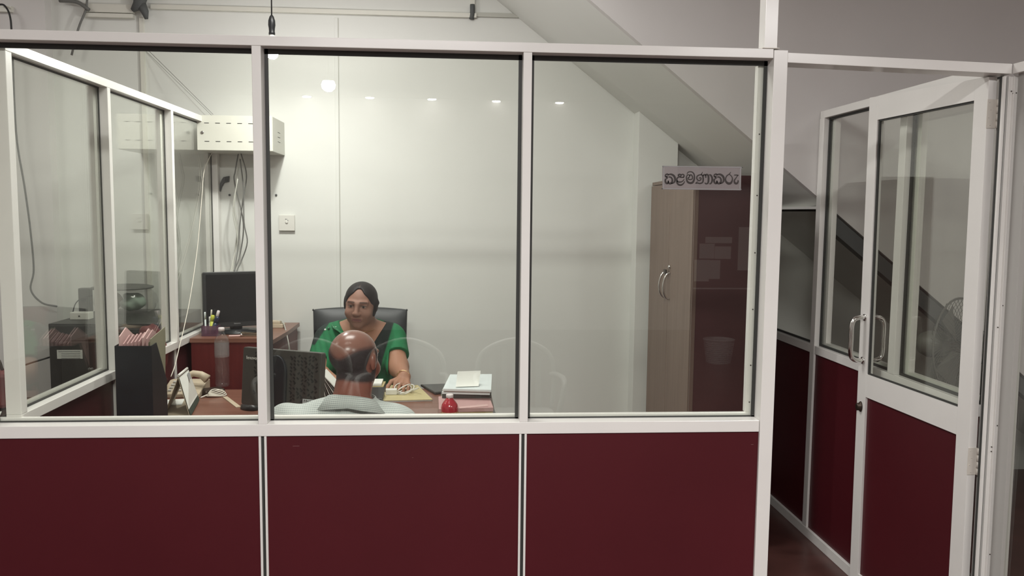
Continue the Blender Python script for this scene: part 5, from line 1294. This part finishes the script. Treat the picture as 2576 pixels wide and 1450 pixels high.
def mhair(V):
    x, y, z = hm.loc(V).T; w = hairmask(x, y, z)
    C = np.tile(np.array((0.235, 0.09, 0.062)), (len(V), 1)); C = blend(C, (0.042, 0.035, 0.037), sstep(0.25, 0.95, w))
    n = np.sin(x*900+z*300)*np.sin(z*700+y*500); return C*(1+0.2*n[:, None])
np_obj('hair', V, Q_, 'hair', tm, mhair)
# shirt with a fine check
m, nt, b = nodes('check_shirt'); MT['check_shirt'] = m
tc = nt.nodes.new('ShaderNodeTexCoord'); sp = nt.nodes.new('ShaderNodeSeparateXYZ'); nt.links.new(tc.outputs['Object'], sp.inputs[0])
def mth(op, a, b_=None, c_=None):
    n = nt.nodes.new('ShaderNodeMath'); n.operation = op
    for i, v in enumerate((a, b_, c_)):
        if v is None: continue
        if isinstance(v, (int, float)): n.inputs[i].default_value = v
        else: nt.links.new(v, n.inputs[i])
    return n.outputs[0]
vv = mth('ADD', sp.outputs['Z'], mth('MULTIPLY', sp.outputs['Y'], 0.45))
s1_ = mth('GREATER_THAN', mth('SINE', mth('MULTIPLY', vv, 2*PI/0.0078)), 0.25)
s2_ = mth('GREATER_THAN', mth('SINE', mth('MULTIPLY', mth('ADD', sp.outputs['X'], mth('MULTIPLY', sp.outputs['Y'], 0.3)), 2*PI/0.0060)), 0.25)
w_ = mth('ADD', mth('MULTIPLY', s1_, 0.55), mth('MULTIPLY', mth('MULTIPLY', s1_, s2_), 0.35)); w_ = mth('ADD', w_, mth('MULTIPLY', s2_, 0.12))
mx_ = nt.nodes.new('ShaderNodeMix'); mx_.data_type = 'RGBA'; mx_.inputs['A'].default_value = (0.60, 0.64, 0.61, 1); mx_.inputs['B'].default_value = (0.27, 0.31, 0.31, 1)
nt.links.new(w_, mx_.inputs['Factor']); nt.links.new(mx_.outputs['Result'], b.inputs['Base Color']); b.inputs['Roughness'].default_value = 0.8
mat('trouser', (0.03, 0.03, 0.035), 0.8)
T2 = Field(*M_.a); m_torso(T2); limb(T2, [SL_, EL_], [0.060, 0.056]); limb(T2, [SR_, ER_], [0.060, 0.056])
def mcut(X, Y, Z):
    nk = np.minimum(0.080-np.sqrt((X-mx+0.012)**2+(Y-0.305)**2), Z-0.930)
    a1 = np.where(X < mx-0.20, (armt(X, Y, Z, SL_, EL_)-0.85)*0.2, -1); a2 = np.where(X > mx+0.13, (armt(X, Y, Z, SR_, ER_)-0.85)*0.2, -1)
    return np.maximum.reduce([nk, a1, a2, 0.52-Z, Z-0.968])
wr_ = lambda X, Y, Z: 0.0035*np.sin(X*38+Z*22)*np.sin(Y*30+X*14)
V, Q_ = nets(T2.a, np.maximum(T2.F-0.012+wr_(*np.meshgrid(*T2.a, indexing='ij')), mcut(*np.meshgrid(*T2.a, indexing='ij'))).astype(np.float32))
np_obj('shirt', V, Q_, 'check_shirt', tm)
X, Y, Z = np.meshgrid(*M_.a, indexing='ij')
V, Q_ = nets(M_.a, np.maximum(np.maximum(M_.F-0.006, Z-0.535), 0.10-Z).astype(np.float32))
np_obj('trousers', V, Q_, 'trouser', tm)
# collar: stand and folded fall
bm = B(); n_ = 40; ring = []
cc = np.array((mx-0.008, 0.300))
for i in range(n_+1):
    a = -PI/2+(-2.55+5.1*i/n_)      # opens at the throat (+y)
    ca, sa = math.cos(a), math.sin(a); bk = max(0, -sa)
    zt_ = 0.966+0.026*bk-0.008*ca-0.030*max(0, sa)
    row = [(0.0755, zt_-0.040), (0.0735, zt_-0.003), (0.0765, zt_), (0.0805, zt_-0.002), (0.108+0.022*abs(ca), zt_-0.036-0.010*abs(ca)), (0.105+0.022*abs(ca), zt_-0.0385-0.010*abs(ca)), (0.0785, zt_-0.010)]
    ring.append([bm.verts.new((cc[0]+r_*ca*1.02, cc[1]+r_*sa*0.98, z_)) for r_, z_ in row])
for A_, B_ in zip(ring, ring[1:]):
    for k in range(len(A_)-1): f = bm.faces.new((A_[k], A_[k+1], B_[k+1], B_[k])); f.smooth = True
    f = bm.faces.new((A_[-1], A_[0], B_[0], B_[-1])); f.smooth = True
bm.faces.new(ring[0]); bm.faces.new(ring[-1][::-1])
obj('collar', bm, 'check_shirt', tm)

# ---------------------------------------------------------------- left room
t = thing('filing_cabinet', (-0.32, 1.9, 0), 'dark grey steel cabinet with a white label behind the left glass', 'cabinet')
LCX0, LCX1, LCY = P(121, 815, 'y', 1.55)[0], -0.06, 1.55
LCZ = P(121, 815, 'y', 1.55)[2]
obj('body', boxes((LCX0, LCX1, LCY, 2.16, 0.0, LCZ)), 'steel_dark', t, bevel=0.003)
z1 = P(170, 846, 'y', LCY)[2]
dw = obj('drawer', boxes((LCX0+0.01, LCX1-0.01, LCY-0.012, LCY-0.0005, z1-0.02, LCZ-0.008)), 'steel_dark', t, bevel=0.002)
dw = obj('drawer', boxes((LCX0+0.06, LCX1-0.02, LCY-0.012, LCY-0.0005, 0.45, z1-0.026)), 'steel_dark', t, bevel=0.002)
l0, l1 = P(143, 881, 'y', LCY-0.013), P(208, 903, 'y', LCY-0.013)
lb = obj('label', boxes((l0[0], l1[0], LCY-0.0135, LCY-0.0125, l1[2], l0[2])), 'paper', t, label='white printed label')
bm = B()
for k in range(4): box(bm, l0[0]+0.008+0.012*(k > 0), l1[0]-0.010, LCY-0.0142, LCY-0.0136, l0[2]-0.009-0.0105*k, l0[2]-0.006-0.0105*k)
obj('print_lines', bm, 'ink_grey', lb)
w0, w1 = P(177, 786, 'y', 1.70), P(226, 801, 'y', 1.70)
t = thing('power_strip', ((w0[0]+w1[0])/2, 1.72, LCZ), 'small white power strip with one dark hole on the dark cabinet', 'power strip')
zb = LCZ+0.0006
obj('casing', boxes((w0[0], w1[0], 1.69, 1.745, zb, zb+0.036)), 'white_plastic', t, bevel=0.003)
bm = B(); lathe(bm, [(0.0042, 0), (0.0042, 0.0012)], ((w0[0]+w1[0])/2, 1.6895, zb+0.018), 14, M=Matrix.Rotation(PI/2, 4, 'X')); obj('socket_hole', bm, 'ink', t)
bm = B(); tube(bm, [(w0[0]-0.001, 1.74, zb+0.015), (w0[0]-0.008, 1.745, zb+0.03), (w0[0]+0.005, 1.75, zb+0.075), (w0[0]+0.04, 1.752, zb+0.105), (w0[0]+0.085, 1.753, zb+0.115)], 0.0028, 8, smooth=5); obj('power_lead', bm, 'cable_black', t)
a_ = P(214, 722, 'y', 1.85); b2 = P(240, 778, 'y', 1.85)
t = thing('black_case', ((a_[0]+b2[0])/2, 1.88, LCZ), 'upright dark case on the cabinet behind the power strip', 'case')
obj('case_body', boxes((a_[0], a_[0]+0.055, 1.765, 1.812, zb, a_[2])), 'steel_dark', t, bevel=0.006)
obj('case_latch', boxes((a_[0]+0.02, a_[0]+0.04, 1.760, 1.7648, zb+0.08, zb+0.10)), 'black_plastic', t)
# round clear tub with lid
c0 = P(318, 780, 'y', 1.98)
t = thing('plastic_tub', (c0[0], 1.98, LCZ), 'round clear plastic tub with crumpled bags inside, on the dark cabinet', 'tub')
bm = B(); lathe(bm, [(0.105, 0.001), (0.140, 0.02), (0.160, 0.06), (0.150, 0.10), (0.125, 0.125), (0.115, 0.13)], (c0[0], 1.98, zb), 36, cap=False); obj('tub_body', bm, 'clear_plastic', t)
bm = B(); lathe(bm, [(0.150, 0.131), (0.152, 0.138), (0.13, 0.144), (0.02, 0.150)], (c0[0]-0.015, 1.98, zb), 36); obj('lid', bm, 'cable_grey', t)
def lump(cx, cy, cz, rx, ry, rz, seed, mt_, amp=0.18, seg=20, parent=None, name='lump'):
    bm = B(); bmesh.ops.create_icosphere(bm, subdivisions=3, radius=1.0); rr = random.Random(seed)
    ph = [(rr.uniform(2, 6), rr.uniform(2, 6), rr.uniform(2, 6), rr.uniform(0, 6)) for _ in range(5)]
    for v in bm.verts:
        n = v.co.normalized(); d = 1+amp*sum(math.sin(a*n.x+b*n.y+c*n.z+p) for a, b, c, p in ph)/2.5
        v.co = Vector((cx+n.x*rx*d, cy+n.y*ry*d, cz+n.z*rz*d))
    return bm
for (dx, rx_, mt_, lab, sd) in ((-0.07, 0.055, 'cloth_beige', 'beige crumpled bag inside the clear tub', 2), (0.045, 0.060, 'cloth_green', 'pale green crumpled bag inside the clear tub', 7)):
    tagp(obj('crumpled_bag', lump(c0[0]+dx, 1.96, zb+0.062, rx_, 0.07, 0.048, sd, mt_, 0.12), mt_, smooth=True), lab, 'bag')
bm = lump(P(375, 820, 'y', 1.35)[0], 1.35, 0.93, 0.07, 0.10, 0.14, 5, 'red_bag', 0.10)
tagp(obj('handbag', bm, 'red_bag', smooth=True), 'dark red and brown handbag behind the glass above the papers', 'bag')
tagp(obj('low_stand', boxes((-0.32, -0.03, 1.20, 1.50, 0, 0.76)), 'steel_dark', bevel=0.004), 'low dark stand under the handbag in the left room', 'stand')
w = P(75, 965, 'z', 0.78)
tagp(obj('side_table', boxes((-0.95, -0.52, 0.75, 1.35, 0.0, 0.74)), 'dark_metal', bevel=0.004), 'dark low table at the far left in the left room', 'table')
bm = B(); box(bm, -0.10, 0.07, -0.08, 0.06, 0, 0.003, 0, TR((-0.60, 0.98, 0.7405), rz=0.4)); tagp(obj('paper_sheet', bm, 'paper'), 'white sheet on the dark table at far left', 'paper')
t = thing('office_bag', (-0.66, 1.15, 0.74), 'dark maroon bag standing on the low table at far left', 'bag')
bm = B(); box(bm, -0.74, -0.56, 1.10, 1.22, 0.7408, 0.90); obj('bag_body', bm, 'red_bag', t, bevel=0.02)
bm = B(); tube(bm, [(-0.70, 1.16, 0.90), (-0.69, 1.16, 0.95), (-0.62, 1.16, 0.95), (-0.60, 1.16, 0.90)], 0.006, 8, smooth=4); obj('strap', bm, 'dark_metal', t)
bm = B(); tube(bm, [(LCX0-0.005, 1.58, 0.885), (-0.70, 1.48, 0.85), (-0.78, 1.40, 0.79), (-0.80, 1.36, 0.70)], 0.004, 8, smooth=5)
tagp(obj('power_cable', bm, 'cable_black'), 'black cable drooping left from the dark cabinet', 'cable')

# ---------------------------------------------------------------- fan in the room on the right
t = thing('pedestal_fan', (3.40, 0.85, 0), 'pale pedestal fan seen dimly through the door glass', 'fan')
FC = Vector(P(2412, 872, 'y', 0.80)); dirf = Vector((0.50, -0.86, 0.05)).normalized()
Q = Matrix.Translation(FC) @ dirf.to_track_quat('Z', 'Y').to_matrix().to_4x4()
bm = B()
for s_ in (0.03, -0.05):
    for k in range(48):
        a_ = 2*PI*k/48
        tube(bm, [Q @ Vector((r_*math.cos(a_), r_*math.sin(a_), s_*math.sqrt(max(0, 1-(r_/0.205)**2.5)))) for r_ in (0.03, 0.10, 0.16, 0.20)], 0.0011, 4, cap=False)
for r_ in (0.205, 0.201): tube(bm, [Q @ Vector((r_*math.cos(2*PI*k/40), r_*math.sin(2*PI*k/40), 0)) for k in range(40)], 0.003, 6, closed=True)
obj('guard', bm, 'fan_white', t)
bm = B(); lathe(bm, [(0.03, -0.055), (0.055, -0.07), (0.058, -0.13), (0.045, -0.16), (0.01, -0.165)], (0, 0, 0), 24); bmesh.ops.transform(bm, matrix=Q, verts=bm.verts); obj('motor', bm, 'fan_white', t)
for k in range(3):
    bm = B(); a_ = 2*PI*k/3
    vs = [Vector((0.03*math.cos(a_-0.3), 0.03*math.sin(a_-0.3), -0.02)), Vector((0.17*math.cos(a_-0.5), 0.17*math.sin(a_-0.5), -0.025)), Vector((0.18*math.cos(a_+0.35), 0.18*math.sin(a_+0.35), 0.0)), Vector((0.03*math.cos(a_+0.5), 0.03*math.sin(a_+0.5), 0.005))]
    sheet(bm, *[Q @ v for v in vs], 0.002); obj('blade', bm, 'fan_white', t)
bm = B(); b0 = Q @ Vector((0, 0, -0.10)); tube(bm, [b0, (b0.x, b0.y, b0.z-0.08), (b0.x, b0.y, 0.03)], 0.013, 12); obj('pole', bm, 'fan_white', t)
bm = B(); lathe(bm, [(0.19, 0), (0.19, 0.015), (0.06, 0.035), (0.02, 0.04)], (b0.x, b0.y, 0.0), 28); obj('base', bm, 'fan_white', t)

# ---------------------------------------------------------------- the hall behind the photographer (seen only as reflections)
def plastic_chair(x, y, n):
    t = thing('plastic_chair', (x, y, 0), 'white plastic armchair mirrored faintly in the office glass, %s' % n, 'chair', 'white plastic chairs in the hall')
    bm = B(); prism(bm, rrect(0.44, 0.42, 0.08, 4, x, y+0.22), 0.40, 0.42, 'z'); obj('seat', bm, 'chair_plastic', t, bevel=0.006)
    bm = B()
    pts = [(x-0.22, y+0.03, 0.42), (x-0.235, y-0.01, 0.62), (x-0.19, y-0.04, 0.755), (x, y-0.05, 0.825), (x+0.19, y-0.04, 0.755), (x+0.235, y-0.01, 0.62), (x+0.22, y+0.03, 0.42)]
    tube(bm, pts, 0.016, 8, smooth=6); obj('back_frame', bm, 'chair_plastic', t)
    for k in range(5):
        xx = x-0.14+0.07*k; zt_ = 0.80-0.09*abs(k-2)**1.5/2.8
        bm = B(); hexa(bm, [(xx-0.02, y+0.02, 0.42), (xx+0.02, y+0.02, 0.42), (xx+0.02, y+0.03, 0.42), (xx-0.02, y+0.03, 0.42)], [(xx-0.02, y-0.045, zt_), (xx+0.02, y-0.045, zt_), (xx+0.02, y-0.035, zt_), (xx-0.02, y-0.035, zt_)]); obj('back_slat', bm, 'chair_plastic', t)
    for sx in (-1, 1):
        for yy in (0.03, 0.41):
            bm = B(); tube(bm, [(x+sx*0.19, y+yy, 0.41), (x+sx*0.235, y+yy+(0.02 if yy > 0.2 else -0.03), 0.0)], [0.022, 0.016], 8); obj('leg', bm, 'chair_plastic', t)
        bm = B(); tube(bm, [(x+sx*0.215, y+0.0, 0.62), (x+sx*0.25, y+0.15, 0.64), (x+sx*0.25, y+0.36, 0.63), (x+sx*0.20, y+0.40, 0.42)], 0.015, 8, smooth=4); obj('armrest', bm, 'chair_plastic', t)
w = P(1300, 862, 'z', 0.825); yc = -w[1]+0.05
for px, n in ((776, 'left one'), (1018, 'middle one'), (1300, 'right one')):
    plastic_chair(P(px, 862, 'z', 0.825)[0], yc, n)
# ceiling lamps of the hall
for i, (px, py) in enumerate(((768, 241), (928, 244), (1086, 248), (1250, 253), (1410, 257))):
    w = P(px, py, 'z', CEIL-0.02); x, y = w[0], -w[1]
    t = thing('downlight', (x, y, CEIL), 'small round ceiling lamp in the row mirrored across the office glass, %s from the left' % ['first', 'second', 'third', 'fourth', 'fifth'][i], 'ceiling lamp', 'row of ceiling lamps in the hall')
    bm = B(); lathe(bm, [(0.075, CEIL-0.001), (0.075, CEIL-0.012), (0.056, CEIL-0.014)], (x, y, 0), 24); obj('rim', bm, 'white_plastic', t)
    bm = B(); lathe(bm, [(0.055, CEIL-0.0145), (0.050, CEIL-0.022), (0.01, CEIL-0.028)], (x, y, 0), 24); obj('diffuser', bm, 'downlight_glow', t)
w = P(822, 212, 'z', 2.80); x, y = w[0], -w[1]
t = thing('hall_lamp', (x, y, CEIL), 'bright round ceiling lamp mirrored in the middle pane', 'ceiling lamp')
bm = B(); tube(bm, [(x, y, CEIL-0.001), (x, y, 2.87)], 0.008, 8); obj('stem', bm, 'white_plastic', t)
bm = B(); lathe(bm, [(0.02, 2.87), (0.05, 2.855), (0.055, 2.845)], (x, y, 0), 20); obj('lamp_cap', bm, 'white_plastic', t)
bm = B(); lathe(bm, [(0.054, 2.8445), (0.068, 2.81), (0.060, 2.775), (0.03, 2.75), (0.002, 2.745)], (x, y, 0), 24); obj('diffuser', bm, 'lamp_glow', t)
# notice sheets, rail and basket mirrored in front of the cupboard side
def mir(px, py, y): w = P(px, py, 'y', -y); return w[0], w[2]
ny = -8.19
for (a, b, lab) in (((1781, 597), (1848, 613), 'long white heading sheet on the hall notice wall'), ((1766, 614), (1803, 652), 'picture sheet on the hall notice wall'), ((1805, 621), (1845, 653), 'plain white sheet on the hall notice wall'), ((1753, 655), (1789, 710), 'text sheet at the lower left of the hall notices'), ((1790, 656), (1817, 704), 'small sheet at the lower right of the hall notices'), ((1866, 572), (1895, 682), 'tall portrait poster on the hall wall')):
    x0, z0 = mir(*a, ny); x1, z1 = mir(*b, ny)
    tagp(obj('notice_sheet', boxes((x0, x1, ny, ny+0.004, z1, z0)), 'paper'), lab, 'notice', 'notices on the hall wall')
x0, z0 = mir(1749, 727, ny); x1, _ = mir(1960, 727, ny)
tagp(obj('trim_2', boxes((x0, x1+1.2, ny, ny+0.03, z0-0.012, z0+0.006)), 'white_alu'), 'thin pale rail along the hall wall', 'trim', kind='structure')
tagp(obj('wall_rear_panel', boxes((x0-0.02, x1+1.2, ny-0.008, ny-0.001, 0, z0+1.55)), 'maroon_dark'), 'dark red panelling on the far hall wall', 'wall', kind='structure')
w = P(1815, 928, 'z', 0.0); x, y = w[0], -w[1]
t = thing('waste_basket', (x, y, 0), 'grey ribbed waste basket mirrored in front of the cupboard side', 'basket')
bm = B(); lathe(bm, [(0.125, 0.0), (0.16, 0.29)], (x, y, 0), 28, cap=False)
for k in range(12): lathe(bm, [(0.128+0.0028*k, 0.01+0.024*k), (0.131+0.0028*k, 0.014+0.024*k), (0.128+0.0028*k, 0.018+0.024*k)], (x, y, 0), 28, cap=False)
obj('basket_wall', bm, 'basket_grey', t)
bm = B(); lathe(bm, [(0.16, 0.288), (0.168, 0.294), (0.16, 0.30)], (x, y, 0), 28, cap=False); obj('rim', bm, 'basket_grey', t)
bm = B(); lathe(bm, [(0.124, 0.001), (0.124, 0.006)], (x, y, 0), 28); obj('bottom', bm, 'basket_grey', t)
